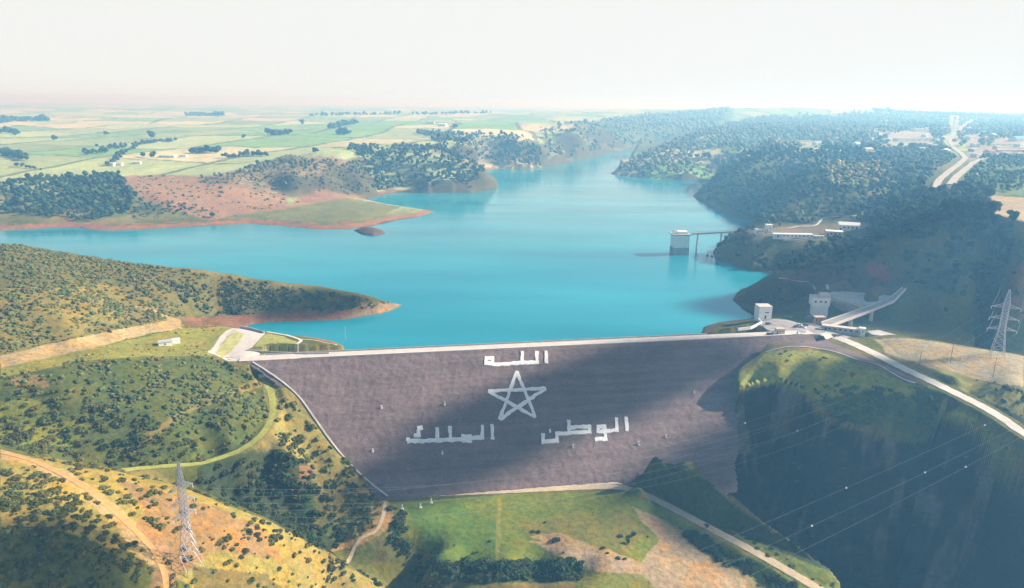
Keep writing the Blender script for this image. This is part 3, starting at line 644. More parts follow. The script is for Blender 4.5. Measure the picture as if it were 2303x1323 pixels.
m_wh = mat('whitewashed_stone', (.74, .74, .73), .9, noise=(1.2, .14, .3, .08), bump=.4)
def zp(x, y): return plane_an(800 + x / 2.879, 740 + y / 2.879)
def word(name, lines, wd, label):
    bm = bmesh.new(); k = 0
    for ln in lines:
        pp = [zp(*p) for p in ln]
        for i in range(len(pp) - 1):
            p, q = pp[i], pp[i + 1]; L_ = math.hypot(q[0] - p[0], q[1] - p[1]); e = wd * .5 / max(L_, .1)
            e0 = e if i > 0 else 0; e1 = e if i < len(pp) - 2 or ln[0] == ln[-1] else 0
            stroke(bm, (p[0] - (q[0] - p[0]) * e0, p[1] - (q[1] - p[1]) * e0), (q[0] + (q[0] - p[0]) * e1, q[1] + (q[1] - p[1]) * e1), wd, .42 + .012 * k); k += 1
    bmesh.ops.recalc_face_normals(bm, faces=bm.faces[:])
    o = dl(bm_obj(name, bm, m_wh)); o['label'] = label
word('inscription', [[(1233,146),(1236,226)], [(1173,150),(1175,217),(1078,222),(880,234)], [(1079,150),(1079,215)], [(845,194),(885,194),(885,226),(845,226),(845,194)]], 2.1, 'short white Arabic word above the star')
word('inscription', [[(881,617),(886,712)], [(819,622),(821,700),(748,706)], [(696,695),(740,695),(740,724),(696,724),(696,695)], [(690,717),(333,729)], [(337,725),(338,706)], [(611,632),(613,712)], [(526,640),(529,715)], [(434,642),(409,647),(404,668),(407,690),(376,694)]], 1.9, 'white Arabic word lower left of the star')
word('inscription', [[(1751,572),(1757,662)], [(1689,577),(1692,656),(1618,664)], [(1571,635),(1613,633),(1615,663),(1571,665),(1571,635)], [(1615,668),(1618,713),(1548,714)], [(1378,592),(1382,668)], [(1382,642),(1513,634),(1514,667),(1303,681),(1304,729),(1215,732),(1214,680)], [(1252,664),(1264,664)]], 1.9, 'white Arabic word lower right of the star')
ST = [(1043,275),(1232,385),(1163,573),(932,585),(858,403)]
bm = bmesh.new()
for k, (i, j) in enumerate(((0, 2), (2, 4), (4, 1), (1, 3), (3, 0))): stroke(bm, zp(*ST[i]), zp(*ST[j]), 1.75, .42 + .012 * k)
bmesh.ops.recalc_face_normals(bm, faces=bm.faces[:])
dl(bm_obj('star_emblem', bm, m_wh))['label'] = 'five-pointed open white star of interlaced bands'
# survey pillars on the face
for k, (px, py, lb) in enumerate([(1000,911,'left of the star'),(858,919,'far to the left of the star'),(1561,884,'high on the lit right part of the face'),(1436,999,'just right of the lower right word'),(1289,1007,'under the lower right word'),(995,1020,'under the lower left word'),(838,1016,'near the left foot of the face'),(1498,983,'between the right word and the gorge shadow')]):
    a, n = plane_an(px, py); x, y, z = D3(a, n, facez(a, n))
    bm = bmesh.new(); box(bm, (0, 0, -.6), (1.1, 1.1, .9)); box(bm, (0, 0, .3), (.75, .75, 1.5), 0, .8)
    o = bm_obj('survey_pillar', bm, m_white, loc=(x, y, z)); tag(o, 'small white survey pillar on the rock face, ' + lb, 'survey pillar', 'survey pillars on the dam face')

# ------------------------------------------------------------------ sheets and ribbons lying on the ground
def sheet(name, pts, m, step=2.0, lift=.10, z=None, kind='structure'):
    """a surface with the outline pts (world xy), draped on the ground or flat at height z"""
    pts = np.array([p[:2] for p in pts]); bm = bmesh.new()
    f = bm.faces.new([bm.verts.new((p[0], p[1], 0)) for p in pts]); bmesh.ops.triangulate(bm, faces=[f])
    if z is None:
        for ax in (0, 1):
            lo, hi = pts[:, ax].min(), pts[:, ax].max()
            for v in np.arange(math.ceil(lo / step) * step, hi, step):
                co = [0, 0, 0]; co[ax] = v; no = [0, 0, 0]; no[ax] = 1
                bmesh.ops.bisect_plane(bm, geom=bm.verts[:] + bm.edges[:] + bm.faces[:], plane_co=co, plane_no=no)
    for v in bm.verts: v.co.z = (float(hz(v.co.x, v.co.y)) + lift) if z is None else z
    for f in bm.faces:
        f.normal_update()
        if f.normal.z < 0: f.normal_flip()
    o = bm_obj(name, bm, m); return tag(o, kind=kind)
def ribbon(name, pts, wd, m, lift=.12, step=2.0, z=None, kind='structure', parent=None, across=4, ondam=False):
    pts = [np.array(p[:2], float) for p in pts]
    # Catmull-Rom through the points
    P = [2 * pts[0] - pts[1]] + pts + [2 * pts[-1] - pts[-2]]; cl = []
    for i in range(1, len(P) - 2):
        k = max(2, int(np.hypot(*(P[i + 1] - P[i])) / step))
        for j in range(k):
            t = j / k; cl.append(.5 * (2 * P[i] + (P[i + 1] - P[i - 1]) * t + (2 * P[i - 1] - 5 * P[i] + 4 * P[i + 1] - P[i + 2]) * t * t + (3 * P[i] - P[i - 1] - 3 * P[i + 1] + P[i + 2]) * t ** 3))
    cl.append(pts[-1]); cl = np.array(cl); tn = np.gradient(cl, axis=0); tn /= np.hypot(tn[:, 0], tn[:, 1])[:, None] + 1e-9
    nr = np.stack([-tn[:, 1], tn[:, 0]], 1); V = []
    wds = np.interp(np.linspace(0, 1, len(cl)), np.linspace(0, 1, len(wd)), wd) if hasattr(wd, '__len__') else np.full(len(cl), wd)
    for s_ in np.linspace(-.5, .5, across):
        q = cl + nr * (wds[:, None] * (s_ * (1 + .06 * np.sin(np.arange(len(cl)) * 1.7 + s_))[:, None])); V.append(q)
    V = np.stack(V, 1); zz = hz(V[..., 0], V[..., 1]) + lift if z is None else np.full(V.shape[:2], z)
    if ondam: zz = np.maximum(zz, planez(V[..., 0], V[..., 1]) + lift)
    if z is None: zz = np.maximum(zz, zz.max(axis=1, keepdims=True) - .25)
    vv = np.concatenate([V, zz[..., None]], -1).reshape(-1, 3); n_c = len(cl)
    ii = np.arange(n_c * across).reshape(n_c, across)
    q = np.stack([ii[:-1, :-1], ii[:-1, 1:], ii[1:, 1:], ii[1:, :-1]], -1).reshape(-1, 4)[:, ::-1]
    o = mesh_np(name, vv, q, m, parent=parent)
    return tag(o, kind=kind) if kind else o
def G(*pts): return [ground(*p) for p in pts]
m_track = mat('dry_track', (.50, .40, .26), .95, noise=(.5, .14, .08, .10), bump=.2)
m_gravel = mat('pale_gravel', (.47, .42, .36), .95, noise=(.4, .12, .1, .10), bump=.2)
m_grasstrk = mat('grass_track', (.30, .31, .07), .95, noise=(.5, .18, .1, .12), bump=.2)
m_asph = mat('grey_asphalt', (.20, .19, .20), .9, noise=(.3, .15, .06, .12))
ribbon('toe_road', [at(*p) for p in TOE], 5.0, m_track, .15)
ribbon('toe_gravel_strip', G((875,1119),(1010,1106),(1150,1100),(1300,1092),(1425,1085)), 4.0, m_gravel, .08)
ribbon('contour_track', [at(*p) for p in CONT], 3.8, m_grasstrk, .15)
ribbon('gully_path', G((866,1128),(862,1160),(845,1195),(800,1226),(735,1240)), 2.0, m_track, .15)
ribbon('spur_track', G((0,1018),(80,1040),(170,1085),(250,1145),(310,1200),(350,1245),(372,1300),(375,1350)), [1.8, 2.2, 2.4, 2.4, 2.2, 1.6], mat('ochre_track', (.50, .29, .11), .95, noise=(.5, .15)), .15)
# concrete gutter down the left edge of the dam
ribbon('abutment_gutter', [onplane(*p) for p in ((568,816),(600,836),(637,862),(672,893),(702,935),(735,982),(770,1026),(810,1068),(848,1100),(872,1118))], 1.0, m_conc2, .6, ondam=True)
# left abutment
Z1 = 8.95
def A(px, py, z=8.7): return at(px, py, z)
sheet('abutment_plaza', [A(*p) for p in ((511,811),(467,799),(480,779),(493,758),(508,744),(522,738),(542,736),(570,742),(597,750),(582,766),(566,784),(554,790),(690,798),(780,796.5),(785,798),(565,813))], m_conc, lift=.14)
sheet('lawn', [A(*p, 8.9) for p in ((500,805),(484,796),(497,775),(512,756),(528,746),(548,752),(540,766),(520,790))], mat('dry_lawn', (.44, .42, .16), .95, noise=(.3, .2, 1, .1)), lift=.28)
sheet('lawn', [A(*p, 8.0) for p in ((571,784),(585,766),(602,751),(640,757),(650,763),(668,768),(655,786))], mat('green_lawn', (.30, .30, .08), .95, noise=(.25, .2, 1, .1)), lift=.18)
ribbon('footpath', [A(*p, 7) for p in ((600,749),(640,755),(672,763),(676,770),(662,782),(652,790))], 2.2, m_conc, .30)
ribbon('shore_path', [A(*p, 6) for p in ((676,766),(710,765),(745,772),(775,786))], 1.6, m_track, .2)
# right bank: plaza, crest road continued, road to the viewer
sheet('right_plaza', [A(*p, 8.7) for p in ((1560,762),(1640,744),(1685,738),(1712,719),(1770,711),(1830,711),(1862,722),(1888,726),(1930,745),(1900,765),(1850,757),(1838,756),(1560,764))], mat('plaza_paving', (.33, .31, .31), .9, noise=(.2, .15, .05, .12)), lift=.16)
ribbon('bank_road', [at(*p) for p in BANK], [9, 8, 7.5, 7, 6.5, 6, 6], mat('road_surface', (.55, .51, .46), .9, noise=(.3, .1, .06, .1)), .22, across=6)
# narrow rock wing of the dam along the road
wing = [(1722,792,6.3),(1838,757,8.9),(1900,783,8.4),(1960,809,7.9),(2072,862,6.6),(2040,858,6.6),(1950,832,6.2),(1900,810,6.1),(1840,790,6.0),(1790,786,6.0)]
sheet('rock_wing', [at(*p) for p in wing], m_rock, lift=.3, step=1.5)
ribbon('wing_edge_kerb', [at(*p) for p in ((1722,792,6.5),(1780,787,6.5),(1838,790,6.5),(1900,811,6.5),(1950,833,6.4),(2060,862,6.4))], .9, m_conc, .5)
# red bare shelf and paths of the right bank
ribbon('shore_wall_path', G((1747,514),(1790,511),(1833,508),(1853,492),(1895,488),(1931,485),(1948,474),(2004,466)), 2.6, m_conc, .6)
ribbon('hill_path', G((1752,628),(1780,634),(1830,646),(1862,652)), 2.0, m_gravel, .3)
ribbon('highway', G((2104,432),(2112,407),(2140,382),(2165,363),(2169,353),(2142,326),(2138,306),(2160,290),(2185,273),(2234,267)), [9, 9, 10, 11, 13, 16, 24], m_gravel, .8, step=12)
ribbon('side_road', G((2138,416),(2150,400),(2167,385),(2202,362),(2240,350)), 10, m_gravel, .8, step=10)
ribbon('side_road', G((2173,422),(2206,389)), 8, m_gravel, .8, step=10)

# ------------------------------------------------------------------ houses and sheds
def house(px, py, w_, d_, h_, rz, label, cat='house', wall=None, roof=None, name='house', gable=False, group=None, nwin=3, base=None, roofh=None, door=True):
    b = ground(px, py) if base is None else np.array(base); root = empty(name, (b[0], b[1], b[2] - .2), rz); tag(root, label, cat, group)
    wall = wall or m_white; roof = roof or m_conc
    bm = bmesh.new(); box(bm, (0, 0, -2), (w_, d_, h_ + 2)); bm_obj('wall', bm, wall, root)
    bm = bmesh.new()
    if gable:
        e = .5; rh = roofh or d_ * .22
        vs = [bm.verts.new(p) for p in ((-w_/2-e, -d_/2-e, h_), (w_/2+e, -d_/2-e, h_), (w_/2+e, d_/2+e, h_), (-w_/2-e, d_/2+e, h_), (-w_/2-e, 0, h_+rh), (w_/2+e, 0, h_+rh))]
        for f in ((0,1,5,4), (2,3,4,5), (1,2,5), (3,0,4), (3,2,1,0)): bm.faces.new([vs[i] for i in f])
    else:
        box(bm, (0, 0, h_ + .003), (w_ + .5, d_ + .5, .35))
    bm_obj('roof', bm, roof, root)
    for k in range(nwin):
        bm = bmesh.new(); x = -w_ / 2 + w_ * (k + 1) / (nwin + 1) + (.0 if not door else w_ * .06)
        box(bm, (x, -d_ / 2 - .02, h_ * .42), (min(1.6, w_ * .12), .10, h_ * .3)); bm_obj('window', bm, m_dark, root)
    if door:
        bm = bmesh.new(); box(bm, (-w_ / 2 + w_ * .1, -d_ / 2 - .02, .2), (min(1.4, w_ * .1), .12, min(2.4, h_ * .7))); bm_obj('door', bm, m_dark, root)
    return root
m_pink = mat('pink_render', (.55, .42, .38), .9, noise=(.2, .1)); m_blueroof = mat('blue_metal_roof', (.20, .45, .62), .5); m_tile = mat('clay_tile', (.42, .20, .13), .9, noise=(.5, .15))
m_greyroof = mat('grey_roof', (.45, .46, .48), .7)
# spillway gate tower, control house
g1 = at(1715, 714, 8.7)
t_ = tag(empty('gate_tower', tuple(g1), .05), 'plain pale concrete tower block at the lake edge of the plaza', 'tower')
bm = bmesh.new(); box(bm, (0, 0, -12), (9.0, 8.2, 12.2)); box(bm, (0, 0, .2), (9.6, 8.8, 8.8)); bm_obj('shaft', bm, m_white, t_)
bm = bmesh.new(); box(bm, (0, 0, 9.003), (10.0, 9.2, .4)); bm_obj('roof', bm, m_conc, t_)
bm = bmesh.new(); box(bm, (.2, -4.45, .3), (1.1, .2, 2.4)); bm_obj('door', bm, m_dark, t_)
bm = bmesh.new(); box(bm, (1.2, -4.45, 4.6), (2.6, .2, .7)); bm_obj('window', bm, m_dark, t_)
g2 = at(1841, 703, 5)
t_ = tag(empty('control_house', tuple(g2), -.12), 'two tier pale control house with three dark windows over the spillway', 'control house')
bm = bmesh.new(); box(bm, (0, 0, -10), (11, 8, 16.2)); bm_obj('wall', bm, m_white, t_)['label'] = 'narrower lower storey'
bm = bmesh.new(); box(bm, (-.3, 0, 6.21), (13.2, 9.2, 6.6)); bm_obj('upper_storey', bm, m_white, t_)
bm = bmesh.new(); box(bm, (-.3, 0, 12.813), (13.8, 9.8, .4)); bm_obj('roof', bm, m_conc, t_)
bm = bmesh.new(); box(bm, (2.8, 1.0, 13.215), (7.2, 5.0, 2.4)); bm_obj('rooftop_hut', bm, m_conc, t_)
for x in (-4.6, -.8, 2.9):
    bm = bmesh.new(); box(bm, (x, -4.65, 9.0), (1.5, .2, 1.5)); bm_obj('window', bm, m_dark, t_)
# spillway
sp = tag(empty('spillway', tuple(at(1930, 700, 5))), 'wide pale concrete spillway chute and guide walls under the road bridge', 'spillway')
def prism(bm, poly, z0, z1):
    lo = [bm.verts.new((p[0], p[1], z0 if np.isscalar(z0) else z0[i])) for i, p in enumerate(poly)]
    hi = [bm.verts.new((p[0], p[1], z1 if np.isscalar(z1) else z1[i])) for i, p in enumerate(poly)]
    bm.faces.new(hi); bm.faces.new(lo[::-1])
    for i in range(len(poly)): bm.faces.new((lo[i], lo[(i + 1) % len(poly)], hi[(i + 1) % len(poly)], hi[i]))
    bmesh.ops.recalc_face_normals(bm, faces=bm.faces[:])
def sp_part(name, pts, thick, m, label=None):
    bm = bmesh.new(); P = [at(*p) for p in pts]; prism(bm, P, [p[2] - thick for p in P], [p[2] for p in P])
    for v in bm.verts: v.co -= Vector(sp.location)
    o = bm_obj(name, bm, m, sp)
    if label: o['label'] = label
    return o
sp_part('deck_slab', [(1866,653,17),(1935,658,17),(2012,666,18),(2030,672,17),(1998,680,15),(1950,688,13),(1905,672,15)], 3.0, m_conc2)
sp_part('guide_wall', [(1862,668,13),(1866,654,16.8),(1906,674,14.6),(1948,690,12.6),(1946,697,9),(1905,700,3),(1864,690,4)], 2.5, m_conc, 'sloping pale wall')
sp_part('chute_floor', [(1956,700,4),(2000,690,7),(2020,720,-2),(2040,756,-4),(2000,750,0),(1968,728,2)], 4.0, m_conc2)
sp_part('chute_wall', [(1950,745,5),(1975,742,4.5),(2015,753,3),(2030,758,2.6),(2010,760,5),(1960,752,6)], 5.0, m_conc2)
# road bridge
br = tag(empty('road_bridge', tuple(at(1870, 728, 9))), 'straight concrete road bridge with white parapets crossing the spillway', 'bridge')
bl, brr = at(1866, 722, 9.6), at(2030, 652, 22)
bp_ = [at(1858,729,9.2), at(1948,697,12.5), at(2003,676,16.5), at(2034,648,23)]
bm = bmesh.new(); Lp, Rp = [], []
for i, p in enumerate(bp_):
    d = bp_[min(i + 1, 3)] - bp_[max(i - 1, 0)]; d = d[:2] / np.hypot(*d[:2]); nn_ = np.array([-d[1], d[0]]); w2 = (4.2, 3.6, 2.8, 1.5)[i]
    Lp.append((p[0] + nn_[0] * w2, p[1] + nn_[1] * w2, p[2])); Rp.append((p[0] - nn_[0] * w2, p[1] - nn_[1] * w2, p[2]))
def bridge_strip(name, a, b, dz0, dz1, m):
    bm = bmesh.new()
    for i in range(3):
        P = [a[i], a[i + 1], b[i + 1], b[i]]; prism(bm, P, [p[2] + dz0 for p in P], [p[2] + dz1 for p in P])
    for v in bm.verts: v.co -= Vector(br.location)
    bm_obj(name, bm, m, br)
def inner(a, b, f): return [tuple(np.array(p) * (1 - f) + np.array(q) * f) for p, q in zip(a, b)]
bridge_strip('deck', inner(Lp, Rp, .06), inner(Lp, Rp, .94), -1.2, 0, mat('bridge_asphalt', (.30, .29, .29), .9, noise=(.3, .1)))
bridge_strip('parapet', Lp, inner(Lp, Rp, .057), -1.3, .8, m_conc); bridge_strip('parapet', inner(Lp, Rp, .943), Rp, -1.3, .8, m_conc)
for f in (.62, 1.25):
    i = int(f); p = bp_[i] * (1 - (f - i)) + bp_[i + 1] * (f - i); g = float(hz(p[0], p[1]))
    bm = bmesh.new(); bar(bm, (p[0], p[1], min(g, p[2] - 6) - 3), (p[0], p[1], p[2] - 1.2), 1.6, 8, 1.2)
    for v in bm.verts: v.co -= Vector(br.location)
    bm_obj('pier', bm, m_conc, br)
# small buildings on the plaza
house(0, 0, 5.6, 4.2, 3.6, .05, 'small pale kiosk on the middle of the plaza', 'kiosk', m_conc, m_pink, 'kiosk', base=at(1753, 750, 8.8), nwin=2)
house(0, 0, 7.5, 4, 3.0, .1, 'reddish brown shed where the bridge meets the plaza', 'shed', m_tile, m_pink, 'shed', base=at(1842, 721, 8.8), nwin=1)
house(0, 0, 24, 4.5, 3.2, -.42, 'long low grey service building beside the plaza road', 'service building', m_conc2, m_conc, 'service_building', base=at(1890, 745, 8.4), nwin=6)
house(0, 0, 3.6, 3.4, 4.6, -.35, 'bright white guard hut at the end of the low building', 'hut', m_white, m_white, 'guard_hut', base=at(1938, 752, 8.2), nwin=1)
house(0, 0, 3.0, 2.2, 1.6, .3, 'tiny pale box at the corner of the plaza parapet', 'shed', m_conc, m_white, 'shed', base=at(1741, 751, 8.8), nwin=0, door=False)
def low_wall(name, pts, h_, th, m, label, cat='wall'):
    P = [np.array(p, float) for p in pts]; root = bmesh.new(); o0 = P[0]
    for i in range(len(P) - 1):
        a, b = P[i], P[i + 1]; d = (b - a)[:2]; d = d / np.hypot(*d); n = np.array([-d[1], d[0]]) * th / 2
        Q = [(a[0] + n[0] - o0[0], a[1] + n[1] - o0[1]), (b[0] + n[0] - o0[0], b[1] + n[1] - o0[1]), (b[0] - n[0] - o0[0], b[1] - n[1] - o0[1]), (a[0] - n[0] - o0[0], a[1] - n[1] - o0[1])]
        za, zb = a[2] - o0[2], b[2] - o0[2]; prism(root, Q, [za - 1, zb - 1, zb - 1, za - 1], [za + h_ + .004 * i, zb + h_ + .004 * i, zb + h_ + .004 * i, za + h_ + .004 * i])
    return tag(bm_obj(name, root, m, loc=tuple(o0)), label, cat)
low_wall('parapet_wall', [at(1660,741,8.8), at(1688,738,8.8), at(1713,726,8.8), at(1704,718,8.8)], 1.0, .6, m_white, 'low white parapet bending round the lake side of the plaza')
low_wall('plaza_wall', [at(540,736.5,8.9), at(562,740,8.9), at(594,749,8.9)], 1.2, .5, m_conc2, 'straight grey wall on the lake side of the left abutment')
low_wall('lawn_wall', [at(554,789.5,9.0), at(620,794,9.0), at(694,797,9.0), at(740,796,9.0)], .9, .5, m_conc2, 'low dark grey wall between the green lawn and crest road')
# white block house left
house(0, 0, 7.5, 5, 2.6, .45, 'low white flat-roofed bunker in the grass above the left mound', 'bunker', m_white, m_greyroof, 'bunker', base=ground(372, 776), nwin=1, door=False)
house(0, 0, 4.5, 3.5, 2.4, .55, 'smaller white block beside the white bunker', 'bunker', m_white, m_white, 'bunker', base=ground(396, 771), nwin=0, door=False)
house(0, 0, 3.2, 2.4, 1.4, .4, 'low pale valve chamber at the head of the contour track', 'valve chamber', m_conc, m_conc, 'valve_chamber', base=ground(588, 847), nwin=0, door=False)
for px, py, lb in ((905,1146,'by the left end of the toe road'), (946,1143,'leaning in the grass between the other two'), (970,1132,'tallest of the three near the toe road')):
    b = ground(px, py); bm = bmesh.new(); box(bm, (0, 0, -.5), (1.5, 1.0, 1.0)); box(bm, (0, 0, .5), (.9, .5, 2.6), .3, .5)
    tag(bm_obj('marker_stone', bm, m_white, loc=tuple(b)), 'white marker stone ' + lb, 'marker', 'white markers at the meadow corner')
# buildings by the intake tower
house(0, 0, 40, 7, 3.2, -.04, 'long white building on the rocky point behind the intake tower', 'building', m_white, m_white, 'long_building', base=ground(1782, 533), nwin=9)
house(0, 0, 9, 6, 4, .1, 'small white house at the landward end of the footbridge', 'house', m_white, m_conc, 'house', base=ground(1708, 524), nwin=2)
house(0, 0, 6, 6, 7, .1, 'tall narrow white hut beside the footbridge house', 'house', m_white, m_white, 'house', base=ground(1728, 520), nwin=1)
house(0, 0, 15, 4, 2.6, -.1, 'low white annexe at the right end of the long white building', 'annexe', m_white, m_conc, 'annexe', base=ground(1836, 536), nwin=3)
house(0, 0, 16, 10, 5, -.3, 'pink and white two part house between long building and shed', 'house', m_pink, m_white, 'house', base=ground(1875, 530), nwin=3)
house(0, 0, 20, 12, 6, -.35, 'big white gabled shed among trees above the point', 'shed', m_white, m_white, 'shed', gable=True, base=ground(1908, 517), nwin=4)
low_wall('retaining_wall', [ground(1762,542), ground(1790,543), ground(1818,540)], 2.0, .8, m_conc, 'pale retaining wall below the long white building')

# intake tower and its footbridge
tw = at(1527, 571, 0)
it = tag(empty('intake_tower', tuple(tw), .08), 'square pale concrete intake tower standing in the turquoise lake', 'tower')
K = tw[1] / 1600 * 1.02
bm = bmesh.new(); box(bm, (0, 0, -12), (35 * K, 30 * K, 20), 0); bm_obj('plinth', bm, mat('stained_concrete', (.30, .31, .31), .9, noise=(.2, .2)), it)
bm = bmesh.new(); box(bm, (0, 0, 7.5), (34 * K, 29 * K, 14.5), 0, 1.0); bm_obj('shaft', bm, m_white, it)
bm = bmesh.new(); box(bm, (0, 0, 22.003), (43 * K, 36 * K, 1.0)); bm_obj('platform', bm, m_conc2, it)
bm = bmesh.new(); box(bm, (1.5, 0, 23.006), (22 * K, 18 * K, 2.6)); bm_obj('cabin', bm, m_white, it)
bm = bmesh.new(); box(bm, (-8, 0, 23.006), (1.2, 1.2, 4)); bm_obj('crane_post', bm, m_white, it)
for s in (-1, 1):
    bm = bmesh.new(); bar(bm, (-21 * K, s * 17.5 * K, 24.1), (21 * K, s * 17.5 * K, 24.1), .12)
    for x in np.linspace(-21, 21, 9): bar(bm, (x * K, s * 17.5 * K, 23), (x * K, s * 17.5 * K, 24.1), .1)
    bm_obj('railing', bm, m_white, it)
fb0, fb1 = tw + np.array([43 * K / 2, 0, 22.3]), ground(1672, 521) + np.array([0, 0, .3])
fb = tag(empty('footbridge', tuple(fb0)), 'long thin footbridge on slender piers from the point to the intake tower', 'bridge')
d = Vector(fb1 - fb0)
bm = bmesh.new(); bar(bm, (0, 0, 0), d, 1.3, 4); 
bm_obj('deck', bm, m_conc2, fb)
for s in (-1, 1):
    bm = bmesh.new(); bar(bm, (0, s * 1.5, 1.9), d + Vector((0, s * 1.5, 1.9)), .12)
    for t in np.linspace(0, 1, 24): bar(bm, d * t + Vector((0, s * 1.5, .6)), d * t + Vector((0, s * 1.5, 1.9)), .1)
    bm_obj('railing', bm, m_steel, fb)
for px in (1566, 1621):
    t = (px - 1548) / (1672 - 1548); p = d * t; gz_ = min(0.0, float(hz(fb0[0] + p.x, fb0[1] + p.y))) - 3 - fb0[2]
    bm = bmesh.new(); bar(bm, (p.x, p.y, gz_), (p.x, p.y, p.z - 1), 1.7 if px < 1600 else 1.0, 8, .9); bm_obj('pier', bm, m_conc2, fb)
for px, py, lb in ((1591, 576, 'nearer the footbridge pier'), (1601, 577, 'close to the rocky point')):
    b = at(px, py, 0); r_ = tag(empty('mooring_buoy', tuple(b)), 'small dark mooring float with a mast, ' + lb, 'buoy', 'mooring floats by the point')
    bm = bmesh.new(); bar(bm, (0, 0, -.6), (0, 0, .9), 1.6, 10, 1.3); bm_obj('float', bm, m_dark, r_)
    bm = bmesh.new(); bar(bm, (0, 0, .9), (0, 0, 5.5), .28, 6, .18); bm_obj('mast', bm, m_conc2, r_)

# town and farm buildings, far away
town = [(2067,296,60,26,10,'white block behind the long roofs of the town',m_white,m_white,0),(2048,319,118,26,9,'longest white roofed hall in the town above the woods',m_white,m_pink,0),(1994,320,24,16,9,'small white block at the left end of the long hall',m_white,m_white,0),(2028,332,70,12,5,'low white row in front of the long hall',m_white,m_white,0),
 (2180,314,18,14,8,'white house right of the highway fork',m_white,m_white,0),(2192,330,20,12,7,'topmost white house in the row by the highway',m_white,m_white,0),(2188,341,18,12,6,'middle white house in the row by the highway',m_pink,m_white,0),(2194,353,17,12,6,'lowest white house in the row by the highway',m_white,m_pink,0),
 (2255,328,95,12,5,'long pale pink hall at the right edge of town',m_white,m_pink,0),(2275,343,90,10,5,'long pink roofed shed above the orchard',m_pink,m_pink,0),(2291,318,50,24,8,'blue roofed warehouse at the right edge of town',m_white,m_blueroof,1),(1836,326,20,14,7,'pale villa among trees on the wooded headland',m_white,m_white,0),(1812,327,10,9,5,'smaller pale villa left of the headland villa',m_white,m_pink,0),
 (2080,308,20,14,7,'white house right behind the long hall',m_white,m_white,0),(2106,318,26,20,6,'white house between the long hall and the highway',m_white,m_white,0)]
for k, (px, py) in enumerate([(1960,318),(1975,302),(2002,303),(2020,290),(2098,332),(2112,303),(2125,345),(2150,318),(2165,300),(2210,300),(2232,308),(2255,304),(2213,315),(2224,350),(2240,336),(2262,352),(2290,330),(2120,290),(2100,283),(2030,276),(1990,284),(2180,290),(2222,285),(2260,288),(1925,330),(1885,318),(1950,345),(2070,340),(2205,285),(2285,300)]):
    town.append((px, py, random.uniform(14, 30), random.uniform(9, 14), random.uniform(5, 9), 'hazy pale town building ' + ['beside the long hall', 'among the trees by the highway', 'at the edge of the pink sheds', 'in the far part of town'][(px > 2110) + (px > 2200) + (py < 292) * (3 - (px > 2110) - (px > 2200))], random.choice([m_white, m_pink, m_conc]), random.choice([m_white, m_tile, m_conc]), random.random() < .3))
for px, py, w_, d_, h_, lb, wm, rm, gb in town: house(px, py, w_ * .8, d_, h_, random.uniform(.35, .6) if w_ < 40 else .22, lb, 'building' if w_ > 40 else 'house', wm, rm, 'town_building', gable=bool(gb), nwin=4, group='hazy buildings of the far town' if 'hazy pale' in lb else None)
farm = [(254,373,9,8,5,'white farmhouse above the pink eroded slope'),(268,372,14,7,4,'low farm barn next to the white farmhouse'),(308,369,14,8,4,'long white barn right of the farmhouse'),(378,354,34,9,4,'long white farm building in the pale fields'),(413,353,13,9,4,'short white farm building right of the long one'),(995,284,30,14,8,'white hamlet house beyond the second headland'),(1018,287,22,14,7,'smaller hamlet house beyond the second headland'),(968,279,34,14,8,'hamlet barn furthest left beyond the headland'),(232,301,30,16,7,'lone white farm on the far left plain')]
for px, py, w_, d_, h_, lb in farm: house(px, py, w_, d_, h_, random.uniform(-.3, .3), lb, 'farmhouse', m_white, random.choice([m_white, m_tile, m_conc]), 'farmhouse', gable=random.random() < .5, nwin=3)
b = ground(2145, 286); r_ = tag(empty('water_tower', tuple(b)), 'slender white water tower rising over the town', 'water tower')
kk = b[1] / 1600
bm = bmesh.new(); bar(bm, (0, 0, -2), (0, 0, 16 * kk), 1.8 * kk, 10, 1.4 * kk); bm_obj('stem', bm, m_white, r_)
bm = bmesh.new(); bar(bm, (0, 0, 16 * kk), (0, 0, 17.5 * kk), 1.4 * kk, 12, 3.2 * kk); bar(bm, (0, 0, 17.5 * kk + .01), (0, 0, 22 * kk), 3.2 * kk, 12, 2.6 * kk); bm_obj('tank', bm, m_white, r_)

